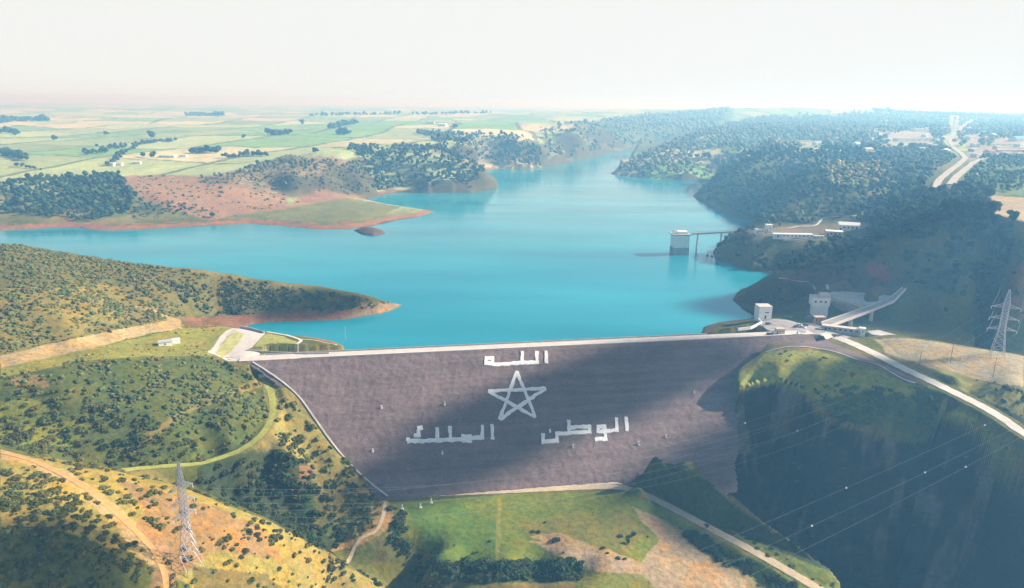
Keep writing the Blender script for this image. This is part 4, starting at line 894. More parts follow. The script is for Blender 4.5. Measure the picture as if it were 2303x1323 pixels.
# ------------------------------------------------------------------ cars
def car(px, py, rz, col, label, name='parked_car', L_=4.4, H=1.45, cat='car'):
    b = at(px, py, 8.95); r_ = tag(empty(name, tuple(b), rz), label, cat, 'vehicles parked on the plaza')
    pm = mat('car_paint', col, .35, spec=.5)
    W_ = 1.8; bm = bmesh.new(); prof = [(-.5, .35), (-.5, .80), (-.46, .92), (.22, .95), (.46, .82), (.5, .7), (.5, .35)]
    s = [[bm.verts.new((x * L_, y * W_ / 2, z * (H / 1.45))) for x, z in prof] for y in (-1, 1)]
    bm.faces.new(s[0]); bm.faces.new(s[1][::-1])
    for i in range(7): bm.faces.new((s[0][i], s[1][i], s[1][(i + 1) % 7], s[0][(i + 1) % 7]))
    bmesh.ops.recalc_face_normals(bm, faces=bm.faces[:]); bm_obj('body', bm, pm, r_)
    bm = bmesh.new(); z0, z1 = .93 * H / 1.45, H; w1 = W_ * .46; w2 = W_ * .38
    v = [bm.verts.new(p) for p in ((-.44 * L_, -w1, z0), (.24 * L_, -w1, z0), (.24 * L_, w1, z0), (-.44 * L_, w1, z0), (-.34 * L_, -w2, z1), (.08 * L_, -w2, z1), (.08 * L_, w2, z1), (-.34 * L_, w2, z1))]
    for f in ((0,1,5,4), (1,2,6,5), (2,3,7,6), (3,0,4,7)): bm.faces.new([v[i] for i in f])
    bm_obj('glasshouse', bm, mat('car_glass', (.03, .04, .05), .1, spec=.8), r_)
    bm = bmesh.new(); box(bm, ((-.13) * L_, 0, z1 - .02), (.42 * L_, w2 * 2, .06)); bm_obj('roof', bm, pm, r_)
    for x in (-.31, .31):
        for y in (-1, 1):
            bm = bmesh.new(); bar(bm, (x * L_, y * (W_ / 2 - .2), .33), (x * L_, y * (W_ / 2 + .02), .33), .33, 12); bm_obj('wheel', bm, m_dark, r_)
BLK, WHT = (.03, .035, .04), (.75, .76, .78)
car(1766, 716, .1, BLK, 'dark car at the far plaza edge, left one of a close pair'); car(1777, 715, -.1, (.05,.06,.08), 'dark car at the far plaza edge, right one of a close pair')
car(1728, 730, .1, (.07,.07,.09), 'dark grey car alone in front of the gate tower'); car(1731, 753, .15, BLK, 'black car left of the small kiosk')
car(1791, 737, .2, BLK, 'black car left of the white ones in the plaza middle'); car(1798, 733, -.3, WHT, 'white car behind the other white one in the plaza middle'); car(1806, 738, -.9, (.6,.62,.65), 'silver white car in front, plaza middle'); car(1811, 733, .1, (.05,.05,.06), 'black car on the right side of the white ones')
car(1822, 719, .05, (.06,.07,.07), 'dark green delivery van parked by the reddish shed', 'parked_van', 7.5, 2.7, 'van')
b = at(1792.5, 753, 8.9); bm = bmesh.new(); bar(bm, (0, 0, 0), (0, 0, 2.0), .35, 8, .3); bar(bm, (0, 0, 2.003), (0, 0, 2.3), .5, 8, .2); tag(bm_obj('bollard', bm, m_dark, loc=tuple(b)), 'dark bollard at the downstream edge of the plaza', 'bollard')

# ------------------------------------------------------------------ pylons, poles, wires
def pylon(base, H, arm, rz, label, wb, wt, levels, lean=0):
    r_ = tag(empty('lattice_pylon', tuple(base), rz), label, 'pylon', 'lattice pylons of the power line'); rr = H * (.0024 if H > 44.5 else .0024)
    def wid(z): 
        t = z / H
        return wb + (wt - wb) * min(1, t / .42) if t < .42 else (wt if t < .80 else wt * (1 - (t - .80) / .20 * .8))
    zs = [0, .12, .22, .31, .38, .44] + list(np.linspace(.48, 1, 13)); zs = [z * H for z in zs]
    for sx_ in (-1, 1):
        for sy_ in (-1, 1):
            bm = bmesh.new()
            for a, b in zip(zs[:-1], zs[1:]): bar(bm, (sx_ * wid(a) / 2, sy_ * wid(a) / 2, a - (1.2 if a == 0 else 0)), (sx_ * wid(b) / 2, sy_ * wid(b) / 2, b), rr * 1.25)
            bm_obj('leg', bm, m_steel, r_)
    bm = bmesh.new()
    for a, b in zip(zs[:-1], zs[1:]):
        A_2, B_2 = wid(a) / 2, wid(b) / 2
        for c1, c2 in (((-1, -1), (1, -1)), ((1, -1), (1, 1)), ((1, 1), (-1, 1)), ((-1, 1), (-1, -1))):
            bar(bm, (c1[0] * A_2, c1[1] * A_2, a), (c2[0] * B_2, c2[1] * B_2, b), rr * .8); bar(bm, (c2[0] * A_2, c2[1] * A_2, a), (c1[0] * B_2, c1[1] * B_2, b), rr * .8)
            bar(bm, (c1[0] * B_2, c1[1] * B_2, b), (c2[0] * B_2, c2[1] * B_2, b), rr * .7)
    bm_obj('bracing', bm, m_steel, r_)
    tips = []
    for lv in levels:
        z = lv * H; w2 = wid(z) / 2
        for s in (-1, 1):
            bm = bmesh.new(); tip = (s * arm / 2, 0, z)
            for y in (-1, 1):
                bar(bm, (s * w2, y * w2, z), tip, rr); bar(bm, (s * w2, y * w2, z + H * .045), tip, rr)
                for f in (.3, .6): bar(bm, (s * (w2 + (arm / 2 - w2) * f), y * w2 * (1 - f), z), (s * (w2 + (arm / 2 - w2) * f), y * w2 * (1 - f), z + H * .045 * (1 - f)), rr * .7)
            o = bm_obj('cross_arm', bm, m_steel, r_)
            bm = bmesh.new(); bar(bm, tip, (tip[0], 0, z - H * .04), rr * 1.4, 6); bm_obj('insulator', bm, m_white, o)
            c, s_ = math.cos(rz), math.sin(rz); tips.append((s, np.array([base[0] + tip[0] * c, base[1] + tip[0] * s_, base[2] + z - H * .04])))
    return tips, np.array([base[0], base[1], base[2] + H])
pr = ground(2242, 800); HR = 156 * (pr[1]) / 1600 * 1.04
tipsR, topR = pylon(pr, HR, 15.5, -.45, 'whole lattice pylon on the sandy shoulder right of the road', 7.4, 3.2, (.735, .565, .40))
pl = ground(430, 1276); HL = 43.5
tipsL, topL = pylon(pl, HL, 8.5, .95, 'near lattice pylon on the orange soil of the left spur', 6.4, 2.0, (.76, .63, .51))
m_wire = mat('aluminium_wire', (.40, .41, .45), .4, metal=.2)
def wire(a, b, sag, label, marks=(), r=.034, n=48):
    a, b = np.array(a), np.array(b); bm = bmesh.new(); prev = None
    P = [a + (b - a) * t - np.array([0, 0, 4 * sag * t * (1 - t)]) for t in np.linspace(0, 1, n + 1)]
    for p, q in zip(P[:-1], P[1:]): bar(bm, p - a, q - a, r, 3)
    o = tag(bm_obj('power_line', bm, m_wire, loc=tuple(a)), label, 'power line', 'power lines over the gorge')
    for t in marks:
        p = (b - a) * t - np.array([0, 0, 4 * sag * t * (1 - t)]); bm = bmesh.new(); bmesh.ops.create_icosphere(bm, subdivisions=2, radius=.42, matrix=Matrix.Translation(p)); bm_obj('marker_ball', bm, m_white, o)
nm = ['top', 'middle', 'lowest']
for k in range(3):
    lR = [t for s, t in tipsR if s < 0][k]; rR = [t for s, t in tipsR if s > 0][k]
    lL = [t for s, t in tipsL if s < 0][k]; rL = [t for s, t in tipsL if s > 0][k]
    wire(lR, lL, 34 + 2 * k, 'wire strung from the %s far-side arm of the right pylon to the near pylon' % nm[k], (.42,) if k == 0 else ())
    wire(rR, rL, 36 + 2 * k, 'wire strung from the %s near-side arm of the right pylon to the near pylon' % nm[k], (.37,) if k == 1 else ())
    far_ = np.array([pr[0] + 260 + 5 * k, pr[1] + 330, rR[2] + 12])
    wire(rR, far_, 9, 'wire leaving the %s near-side arm of the right pylon away to the right' % nm[k])
    wire(lR, far_ + np.array([-14, 6, 0]), 9, 'wire leaving the %s far-side arm of the right pylon away to the right' % nm[k])
for k, (a, b, mk) in enumerate((((2400,868,14),(1180,1400,-12),(.22,.52)), ((2400,902,13),(1290,1420,-13),(.12,.38,.62)), ((2400,925,12),(1380,1440,-14),(.3,)))):
    wire(at(*a), at(*b), 3, ('upper', 'middle', 'lower')[k] + ' one of the three parallel wires crossing the lower gorge', mk)
for px, py0, py1, lb in ((2137, 817, 770, 'taller wooden pole in front of the shoulder edge'), (2067, 826, 787, 'shorter wooden pole beside the bank road'), (2233, 848, 800, 'thin pole standing in front of the right pylon')):
    b = ground(px, py0); h_ = (py0 - py1) * b[1] / 1600 * 1.03; bm = bmesh.new(); bar(bm, (0, 0, -.5), (0, 0, h_), .22, 6, .14)
    r_ = tag(empty('utility_pole', tuple(b)), lb, 'utility pole', 'utility poles on the shoulder'); bm_obj('pole', bm, mat('grey_timber', (.25, .22, .19), .9), r_)
    bm = bmesh.new(); bar(bm, (-1.0, 0, h_ - .5), (1.0, 0, h_ - .5), .12); bm_obj('crossbar', bm, m_conc2, r_)
b = ground(779, 797); bm = bmesh.new(); bar(bm, (0, 0, 0), (0, 0, 9), .14, 6, .09); bar(bm, (0, 0, 9), (1.6, 0, 9.3), .09, 5)
tag(bm_obj('lamp_post', bm, m_steel, loc=(b[0], b[1], CREST)), 'slim lamp post where the lawn meets the crest road', 'lamp post')
# ------------------------------------------------------------------ vegetation
def ico(sub):
    bm = bmesh.new(); bmesh.ops.create_icosphere(bm, subdivisions=sub, radius=1)
    v = np.array([p.co[:] for p in bm.verts]); f = np.array([[a.index for a in p.verts] for p in bm.faces]); bm.free(); return v, f
ICO1, ICO2 = ico(1), ico(2)
def blob(r, c, sub, rough, seed):
    v, f = ICO1 if sub == 1 else ICO2; g = np.random.default_rng(seed)
    k = 1 + rough * g.uniform(-1, 1, len(v)); return v * k[:, None] * np.array(r) + np.array(c), f
def leaves(n, centre, rad, size, g):
    """n small leaf-clump triangles spread near the surface of an ellipsoid"""
    d = g.normal(size=(n, 3)); d /= np.linalg.norm(d, axis=1)[:, None]; d[:, 2] = np.abs(d[:, 2]) * .9 - .15
    c = np.array(centre) + d * np.array(rad) * g.uniform(.8, 1.15, (n, 1))
    a = g.normal(size=(n, 3)); b = g.normal(size=(n, 3)); s = size * g.uniform(.6, 1.4, (n, 1))
    a = a / np.linalg.norm(a, axis=1)[:, None] * s; b = b / np.linalg.norm(b, axis=1)[:, None] * s
    V = np.stack([c - a * .5, c + a * .5, c + b], 1).reshape(-1, 3); return V, np.arange(3 * n).reshape(-1, 3)
def join(parts):
    V, Fc, o = [], [], 0
    for v, f in parts: V.append(v); Fc.append(f + o); o += len(v)
    return np.concatenate(V), np.concatenate(Fc)
def shrub_proto(seed, lo=False):
    g = np.random.default_rng(seed); ps = [blob((.85, .7, .6), (0, 0, .3), 1, .32, seed)]
    for k in range(4 if not lo else 1):
        a = g.uniform(0, 6.3); ps.append(blob((.5, .42, .42 + .2 * g.uniform()), (math.cos(a) * .75, math.sin(a) * .75, .28), 1, .35, seed * 7 + k))
    if not lo: ps.append(leaves(90, (0, 0, .3), (1.15, 1.1, .8), .34, g))
    return join(ps)
def crown_proto(seed, lo=False, tall=1.0):
    g = np.random.default_rng(seed); ps = []; n = 2 if lo else 7
    for k in range(n):
        a = g.uniform(0, 6.3); r = g.uniform(.15, .62) if k else 0; s = g.uniform(.38, .62) if not lo else g.uniform(.6, .8); c = (math.cos(a) * r, math.sin(a) * r, (1.05 + g.uniform(-.35, .45)) * tall)
        ps.append(blob((s, s, s * .8 * tall), c, 1, .22, seed * 13 + k))
        if not lo: ps.append(leaves(34, c, (s * 1.08, s * 1.08, s * .9 * tall), .2, g))
    return join(ps)
SH = [shrub_proto(s) for s in range(1, 6)]; SHL = [shrub_proto(s, True) for s in range(11, 15)]
CR = [crown_proto(s) for s in range(21, 27)]; CRL = [crown_proto(s, True) for s in range(31, 36)]; CRT = [crown_proto(s, tall=1.6) for s in range(41, 44)]
cell = np.zeros_like(GZ); cell[:-1, :-1] = (GX[:-1, 1:] - GX[:-1, :-1]) * (GY[1:, :-1] - GY[:-1, :-1])
PX_, PY_ = proj(GX, GY, GZ)
def zmask(poly, y0, y1, soft=8): return inpoly(PX_ + n1 * soft, PY_ + n3 * soft * .5, poly) & (GY > y0) & (GY < y1)
def scatter(dens, rmin, rmax):
    lam = dens * cell; lam[GZ < .8 * (GY > 400) + (-200) * (GY <= 400)] = 0
    lam[(np.abs(PX_ - CX) > 1500) | (PY_ > 1500)] = 0
    cnt = rng.poisson(np.clip(lam, 0, 6)); j, i = np.nonzero(cnt); c = cnt[j, i]; j = np.repeat(j, c); i = np.repeat(i, c)
    a, b = rng.uniform(0, 1, len(j)), rng.uniform(0, 1, len(j)); i1 = np.minimum(i + 1, UW - 1); j1 = np.minimum(j + 1, VH - 1)
    x = GX[j, i] + a * (GX[j, i1] - GX[j, i]); y = GY[j, i] + b * (GY[j1, i] - GY[j, i]); 
    r = rmin + (rmax - rmin) * rng.uniform(0, 1, len(j)) ** 1.6
    return np.stack([x, y, hz(x, y), r], 1)
# keep roads, plazas and buildings clear
CLEAR = [[(1560,765),(1700,700),(1830,690),(2040,635),(2050,650),(1960,745),(1900,765),(2303,960),(2303,990),(2072,868),(1840,752)],[(467,800),(540,733),(600,748),(680,760),(780,795),(560,815)],[(870,1122),(1430,1088),(1860,1330),(1800,1330),(1500,1150),(1390,1108)],
 [(1990,304),(2090,290),(2105,318),(2060,338),(1992,330)],[(2230,318),(2303,316),(2303,350),(2230,350)],[(2168,305),(2205,305),(2205,360),(2180,365)],[(2135,262),(2158,262),(2158,300),(2135,300)],[(1795,320),(1850,318),(1855,338),(1800,340)]]
CL = np.zeros_like(inl)
for p_ in CLEAR: CL |= inpoly(PX_, PY_, p_)
for ln, wd_ in (([(588,848),(608,880),(614,925),(600,960),(575,990),(530,1018),(450,1043),(360,1050),(275,1058)], 2.6), ([(0,1018),(80,1040),(170,1085),(250,1145),(310,1200),(370,1235)], 3), ([(2104,432),(2112,407),(2165,363),(2169,353),(2142,326),(2138,306),(2185,273),(2234,267)], 16), ([(2138,416),(2167,385),(2202,362)], 9), ([(1747,514),(1833,508),(1853,492),(1931,485),(2004,466)], 5)):
    CL |= (segdist(GX.ravel(), GY.ravel(), [p[:2] for p in G(*ln)]).reshape(GX.shape) < wd_)
for o in list(SC.objects):
    if o.get('category') in ('house', 'building', 'shed', 'annexe', 'farmhouse', 'bunker', 'wall', 'service building', 'hut', 'kiosk') and o.type == 'EMPTY':
        w0 = max([max(abs(v.co.x) for v in c.data.vertices) for c in o.children if c.type == 'MESH'] or [4]) 
        CL |= (np.abs(GX - o.location.x) < w0 + 4) & (np.abs(GY - o.location.y) < 10 + w0 * .4 + GY * .012)
free = (~CL) & (~inf) & (~inl) & (~shore)
C_OL, C_DK, C_YL = (.085, .105, .030), (.035, .060, .025), (.14, .15, .04)
SHZ = [ # polygon, y range, density, rmin, rmax, colour, phrase
 ([(0,547),(905,685),(860,700),(400,712),(0,800)], 300, 900, .12, .7, 2.0, C_OL, 'olive shrub on the near peninsula slope'),
 ([(380,640),(600,650),(800,668),(800,700),(620,712),(420,708)], 380, 900, .12, 1.0, 2.4, C_DK, 'dark shrub on the shaded side of the near peninsula'),
 ([(0,830),(180,812),(480,798),(600,850),(612,920),(575,985),(450,1040),(270,1052),(60,1015),(0,1000)], 250, 410, .11, .6, 1.9, C_OL, 'olive shrub on the rounded middle mound'),
 ([(200,860),(480,830),(560,900),(520,1000),(300,1030),(180,1000)], 250, 410, .05, .8, 1.9, C_DK, 'dark shrub on the rounded middle mound'),
 ([(590,830),(700,950),(860,1110),(840,1190),(780,1110),(690,1040),(620,1000),(620,900)], 280, 460, .055, .8, 2.4, C_OL, 'shrub on the bank beside the dam edge'),
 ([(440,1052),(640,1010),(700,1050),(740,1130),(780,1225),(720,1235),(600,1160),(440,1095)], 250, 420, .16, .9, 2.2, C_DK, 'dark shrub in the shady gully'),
 ([(730,1080),(850,1120),(830,1190),(790,1220),(740,1150)], 250, 420, .09, .8, 2.0, C_OL, 'shrub at the gully foot beside the meadow'),
 (spur, 90, 285, .06, .4, 1.5, C_OL, 'dark olive shrub on the golden spur'),
 ([(0,1060),(120,1090),(250,1180),(300,1240),(430,1323),(0,1340)], 90, 285, .14, .4, 1.6, C_OL, 'dark olive shrub low on the golden spur'),
 ([(430,1090),(620,1170),(870,1323),(780,1323),(600,1230),(480,1150)], 90, 290, .05, .5, 1.4, C_DK, 'small shrub on the crest line of the spur'),
 ([(870,1140),(905,1150),(915,1210),(975,1268),(1000,1320),(950,1330),(880,1230)], 230, 360, .22, .7, 1.8, C_DK, 'dark shrub on the left edge of the meadow'),
 ([(975,1266),(1300,1266),(1310,1308),(1200,1300),(1100,1310),(990,1310)], 230, 330, .40, .8, 2.2, C_DK, 'dark bush in the ditch below the meadow'),
 ([(930,1220),(1110,1190),(1110,1262),(980,1262)], 230, 330, .012, .5, 1.2, C_DK, 'low bush scattered on the meadow'),
 ([(1170,1160),(1460,1160),(1460,1262),(1200,1262)], 230, 330, .008, .6, 1.5, C_DK, 'low bush scattered on the meadow'),
 ([(1520,1180),(1580,1205),(1700,1270),(1800,1330),(1740,1335),(1640,1275),(1560,1225)], 230, 350, .30, .7, 1.8, C_DK, 'dark bush on the bank below the toe road'),
 ([(1600,1180),(1740,1240),(1870,1310),(1850,1323),(1720,1255),(1600,1195)], 230, 340, .05, .5, 1.1, C_OL, 'low shrub between the toe road and the gorge rib'),
 ([(400,730),(480,728),(500,750),(470,800),(330,800),(180,815),(0,835),(200,785)], 280, 520, .03, .4, 1.1, C_YL, 'small olive shrub in the grass behind the middle mound'),
 ([(1430,1085),(1470,1012),(1560,1058),(1800,1228),(1870,1290),(1700,1225),(1500,1115)], 230, 400, .05, .5, 1.3, C_DK, 'dark shrub on the rib beside the gorge'),
 ([(2090,830),(2303,880),(2303,920),(2200,900)], 300, 430, .02, .4, 1.1, C_OL, 'low shrub on the grassy shoulder by the bank road'),
 ([(1720,790),(1840,792),(2070,866),(2110,890),(1950,880),(1840,900),(1740,868),(1670,866)], 330, 460, .022, .5, 1.5, C_OL, 'olive shrub on the green shelf above the gorge'),
 ([(1830,895),(1950,870),(2110,895),(2115,975),(1990,970),(1880,945)], 330, 460, .24, .8, 2.3, (.05, .10, .035), 'leafy bush on the steep green patch above the gorge'),
 ([(1700,850),(1860,860),(1960,880),(1850,905),(1720,872)], 330, 460, .10, .7, 1.9, C_DK, 'dark bush on the lip of the gorge'),
 ([(2110,910),(2200,945),(2303,1040),(2303,1080),(2230,1020),(2120,965)], 290, 430, .07, .7, 2.0, C_OL, 'shrub on the slope between bank road and gorge'),
 ([(2230,860),(2303,880),(2303,960),(2250,925)], 300, 430, .10, .9, 2.2, C_DK, 'dark bush in the hollow right of the bank road'),
 ([(1690,880),(1820,890),(1960,960),(2110,985),(2303,1080),(2303,1250),(2000,1180),(1750,1100)], 300, 430, .03, .6, 1.8, (.045,.075,.03), 'dark bush clinging to the gorge wall'),
 ([(1760,620),(2060,640),(2150,700),(2303,780),(2303,560),(1950,560)], 460, 700, .012, 1.0, 2.4, C_DK, 'dark shrub on the shaded hillside above the spillway'),
 ([(300,395),(640,400),(700,450),(480,500),(300,490)], 850, 1500, .006, 1.2, 3.0, C_OL, 'shrub on the pink eroded shore slope'),
 ([(640,350),(830,380),(830,440),(560,420),(450,410)], 900, 2200, .016, 1.4, 3.4, C_OL, 'shrub on the eroded shore slope'),
]
def lum(c, g, k=.35): return np.array(c) * g.uniform(1 - k, 1 + k * 1.3) * np.array([g.uniform(.75, 1.55), 1, g.uniform(.7, 1.15)])
LM = [(2060,455,'the highway foot'),(1990,545,'the hollow right of the big white shed'),(2210,560,'the grove edge under the pale sand'),(2080,620,'the hillside over the bridge end'),(2060,520,'the left half of the grove'),(100,1250,'the shaded corner of the spur'),(250,1120,'the upper ochre track'),(330,1230,'the lower ochre track'),(640,1130,'the bottom of the gully slope'),(500,1085,'the head of the gully slope'),(1000,1290,'the left end of the ditch'),(1210,1288,'the right end of the ditch'),(200,1170,'the shrub belt inside the track'),(60,1110,'the shrubs under the track start'),(400,900,'the crown of the middle mound'),(520,930,'the right flank of the middle mound'),(430,1190,'the near pylon'),(372,770,'the white bunker'),(540,765,'the left abutment plaza'),(870,1120,'the foot of the dam edge'),(660,890,'the gutter beside the dam'),(905,690,'the tip of the near peninsula'),(960,1135,'the white marker stones'),(1120,1190,'the faint line across the meadow'),(1307,1274,'the dark round tree by the sandy patch'),(1600,1190,'the toe road bend'),(1800,1300,'the end of the toe road'),(1470,1020,'the rib apex'),(1850,790,'the rock wing of the dam'),(2237,800,'the right pylon'),(1950,900,'the green patch above the gorge'),(2200,920,'the bank road'),(700,1080,'the red gash in the gully'),(600,950,'the contour track'),(780,1235,'the gully path'),(150,1080,'the ochre track'),(90,855,'the reddish bare patch'),(1840,680,'the control house'),(2035,648,'the far end of the road bridge'),(1715,690,'the gate tower'),(1780,525,'the long white building'),(1908,505,'the big white shed'),(1527,545,'the intake tower'),(2137,800,'the taller wooden pole'),(2120,400,'the highway'),(1980,620,'the red scar above the spillway'),(2250,470,'the pale sand at the frame edge'),(2140,540,'the middle of the dark grove'),(2200,660,'the valley behind the right pylon'),(300,430,'the pink slope'),(250,960,'the middle mound slope'),(30,1180,'the frame edge on the spur'),(1100,1290,'the ditch below the meadow'),(560,1090,'the dark gully slope')]
SEEN_L = {}
def where(x, y, z, r):
    px, py = proj(np.array([x]), np.array([y]), np.array([z])); px, py = float(px[0]), float(py[0])
    d, lx, ly, nm_l = min((math.hypot(px - a, (py - b) * 1.5), a, b, n) for a, b, n in LM)
    dx, dy = px - lx, py - ly
    if d < 14: w_ = 'right at'
    else:
        w_ = ('well ' if d > 70 else 'just ' if d < 32 else '') + ('right of' if dx > 0 else 'left of') if abs(dx) > abs(dy) * 1.2 else ('well ' if d > 70 else 'just ' if d < 32 else '') + ('below' if dy > 0 else 'above')
    return w_ + ' ' + nm_l
def named(base, kindw, x, y, z, r, rl, rh):
    f = (r - rl) / (rh - rl); sz = 'smallish' if f < .3 else 'mid-sized' if f < .55 else 'large' if f < .8 else 'very large'
    lb = sz + ' ' + ('squat ' if (x * 7.31) % 1 < .33 else 'tall ' if (x * 7.31) % 1 > .7 else '') + base + ', ' + where(x, y, z, r)
    return ' '.join(lb.split()[:16])
allsh = []
for zi, (poly, y0, y1, dn, r0, r1, colr, ph) in enumerate(SHZ):
    md = zmask(poly, y0, y1) & free; s = scatter(md * dn * np.clip(1 + n1 * 1.2 + n3 * 1.8, .08, 3.2), r0, r1)
    allsh.append(np.concatenate([s, np.full((len(s), 1), zi)], 1))
allsh = np.concatenate(allsh)
def inframe(P, top=0):
    px, py = proj(P[:, 0], P[:, 1], P[:, 2]); return (px > -10) & (px < 2313) & (py > 0) & (py < 1335)
vis = inframe(allsh); score = np.where(vis, allsh[:, 3] / allsh[:, 1], 0); order = np.argsort(-score)
near_, rest = allsh[order[:295]], allsh[order[295:]]
print('shrubs', len(allsh))
def leafmat(name):
    m = mat(name, (0, 0, 0), .9, noise=(1.3, .22, .3, .15), attr=True, spec=.15); return m
m_leaf = leafmat('foliage')
def merged(name, S, protos, colf, lo_from, protos_lo, zscale=1.0):
    V, Fc, Cc, o = [], [], [], 0; g = np.random.default_rng(99)
    for s in S:
        v, f = (protos_lo if s[1] > lo_from else protos)[g.integers(0, 4 if s[1] > lo_from else len(protos))]
        a = g.uniform(0, 6.3); c, n = math.cos(a), math.sin(a); k = s[3] * g.uniform(.85, 1.15)
        v = v * np.array([g.uniform(.75, 1.3), 1, 1]); w = np.empty_like(v); w[:, 0] = (v[:, 0] * c - v[:, 1] * n) * k + s[0]; w[:, 1] = (v[:, 0] * n + v[:, 1] * c) * k + s[1]; w[:, 2] = v[:, 2] * k * zscale * g.uniform(.8, 1.25) + s[2] - .1 * k
        V.append(w); Fc.append(f + o); o += len(v); Cc.append(np.tile(colf(s, g), (len(v), 1)))
    return tag(mesh_np(name, np.concatenate(V), np.concatenate(Fc), m_leaf, col=np.concatenate(Cc)), kind='stuff')
merged('scrub', rest, SH, lambda s, g: lum(SHZ[int(s[4])][6], g), 330, SHL)
gsh = np.random.default_rng(5); cache = {}
for s in near_:
    zi = int(s[4]); key = (zi, int(gsh.integers(0, 3)))
    if key not in cache:
        v, f = SH[(key[1] + zi) % 5]; o = mesh_np('shrub', v, f, m_leaf, col=np.tile(lum(SHZ[zi][6], gsh), (len(v), 1))); cache[key] = o
    else: o = cache[key].copy(); COL.objects.link(o)
    o.location = (s[0], s[1], s[2] - .1 * s[3]); o.scale = (s[3] * gsh.uniform(.75, 1.3), s[3], s[3] * (.75 if (s[0] * 7.31) % 1 < .33 else 1.3 if (s[0] * 7.31) % 1 > .7 else 1.0)); o.rotation_euler.z = gsh.uniform(0, 6.3)
    tag(o, named(SHZ[zi][7].split(' on the ')[0].split(' in the ')[0].split(' beside ')[0].split(' scattered')[0].split(' between')[0].split(' at the')[0].split(' below')[0].split(' low ')[0].split(' right ')[0], 'shrub', s[0], s[1], s[2], s[3], SHZ[zi][4], SHZ[zi][5]), 'shrub', SHZ[zi][7].replace('shrub', 'shrubs', 1).replace('bush', 'bushes', 1))

# trees
T_DK, T_OL, T_BR = (.022, .050, .024), (.075, .105, .060), (.20, .21, .09)
TRZ = [  # crowns in the farthest woods paled to stand in for distance haze
 ([(1560,440),(1640,375),(1740,325),(1960,320),(2150,420),(2080,470),(1960,470),(1850,500),(1700,500)], 600, 2300, .0125, 2.6, 5.0, T_DK, 'dark crowned tree in the wood on the near headland'),
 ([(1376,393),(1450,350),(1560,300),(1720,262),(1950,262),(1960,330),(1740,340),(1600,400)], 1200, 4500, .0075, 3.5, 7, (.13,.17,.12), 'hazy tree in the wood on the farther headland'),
 ([(1605,560),(1680,515),(1850,540),(1960,540),(1960,600),(1800,612),(1700,610),(1620,590)], 560, 900, .020, 1.8, 4.2, T_DK, 'dark tree on the rocky point under the long white building'),
 ([(1700,495),(1850,480),(1960,430),(2000,470),(1940,500),(1880,490),(1840,505),(1740,512)], 600, 1300, .022, 2.2, 4.5, T_OL, 'grey green tree above the shore path'),
 ([(1945,480),(2040,410),(2230,430),(2250,520),(2270,620),(2180,650),(2060,640),(1960,590)], 480, 1200, .022, 2.8, 5.6, T_DK, 'tall dark tree in the grove right of the spillway hill'),
 ([(1840,380),(2000,370),(2010,400),(1930,440),(1870,420)], 700, 1600, .014, 3, 5, T_BR, 'yellowish tree in the sunlit patch of the wood'),
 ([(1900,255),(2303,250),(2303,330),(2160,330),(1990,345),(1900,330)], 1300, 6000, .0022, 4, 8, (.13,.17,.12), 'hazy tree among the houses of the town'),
 ([(2000,340),(2130,330),(2150,370),(2110,420),(2000,400)], 900, 2200, .014, 3, 5.5, T_OL, 'grey green tree left of the highway'),
 ([(2180,350),(2303,345),(2303,440),(2230,430),(2160,420)], 700, 2400, .012, 2.2, 4, (.06, .11, .035), 'round orchard tree below the pink sheds'),
 ([(2060,560),(2303,590),(2303,790),(2200,740),(2080,690),(2050,640)], 430, 700, .022, 1.4, 3.6, T_DK, 'dark tree on the shaded valley side behind the pylon'),
 ([(1760,610),(1840,580),(1990,590),(2060,640),(1960,655),(1850,640)], 470, 760, .013, 1.2, 3.2, T_DK, 'dark tree on the hillside above the control house'),
 ([(1690,690),(1740,632),(1800,650),(1815,690)], 470, 700, .02, .8, 2.0, T_DK, 'small dark tree on the rocky headland behind the gate tower'),
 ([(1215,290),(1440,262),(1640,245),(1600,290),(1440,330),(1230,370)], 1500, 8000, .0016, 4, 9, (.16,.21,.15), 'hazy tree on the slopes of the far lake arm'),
 ([(0,410),(120,400),(260,395),(300,440),(290,480),(180,500),(0,480)], 850, 1500, .020, 2.6, 5, T_DK, 'dark tree in the wood on the left shore'),
 ([(280,440),(460,470),(450,485),(290,490)], 850, 1500, .008, 2, 4, T_DK, 'dark tree at the foot of the pink slope'),
 ([(780,330),(1000,330),(1090,385),(1060,425),(840,430),(820,380)], 1250, 2300, .013, 2.8, 5.5, T_DK, 'hazy tree on the steep side of the second headland'),
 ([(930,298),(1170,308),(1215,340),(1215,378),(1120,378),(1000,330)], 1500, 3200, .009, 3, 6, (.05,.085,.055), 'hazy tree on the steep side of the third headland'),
 ([(460,400),(640,360),(820,370),(820,420),(640,420)], 1000, 2400, .005, 2.4, 4.5, T_OL, 'hazy tree on the eroded shore hills'),
]
alltr = []
woodden = np.zeros_like(GZ)
for zi, (poly, y0, y1, dn, r0, r1, colr, ph) in enumerate(TRZ):
    md = zmask(poly, y0, y1, 14) & free; s = scatter(md * dn * np.clip(1 + n2 * 1.2, .2, 2), r0, r1)
    alltr.append(np.concatenate([s, np.full((len(s), 1), zi)], 1))
alltr = np.concatenate(alltr); print('trees', len(alltr))
vis = inframe(alltr); score = np.where(vis, alltr[:, 3] / alltr[:, 1], 0); order = np.argsort(-score)
near_, rest = alltr[order[:230]], alltr[order[230:]]
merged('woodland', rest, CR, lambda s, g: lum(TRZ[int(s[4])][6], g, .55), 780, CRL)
m_bark = mat('bark', (.12, .09, .07), .95)
TC = {}
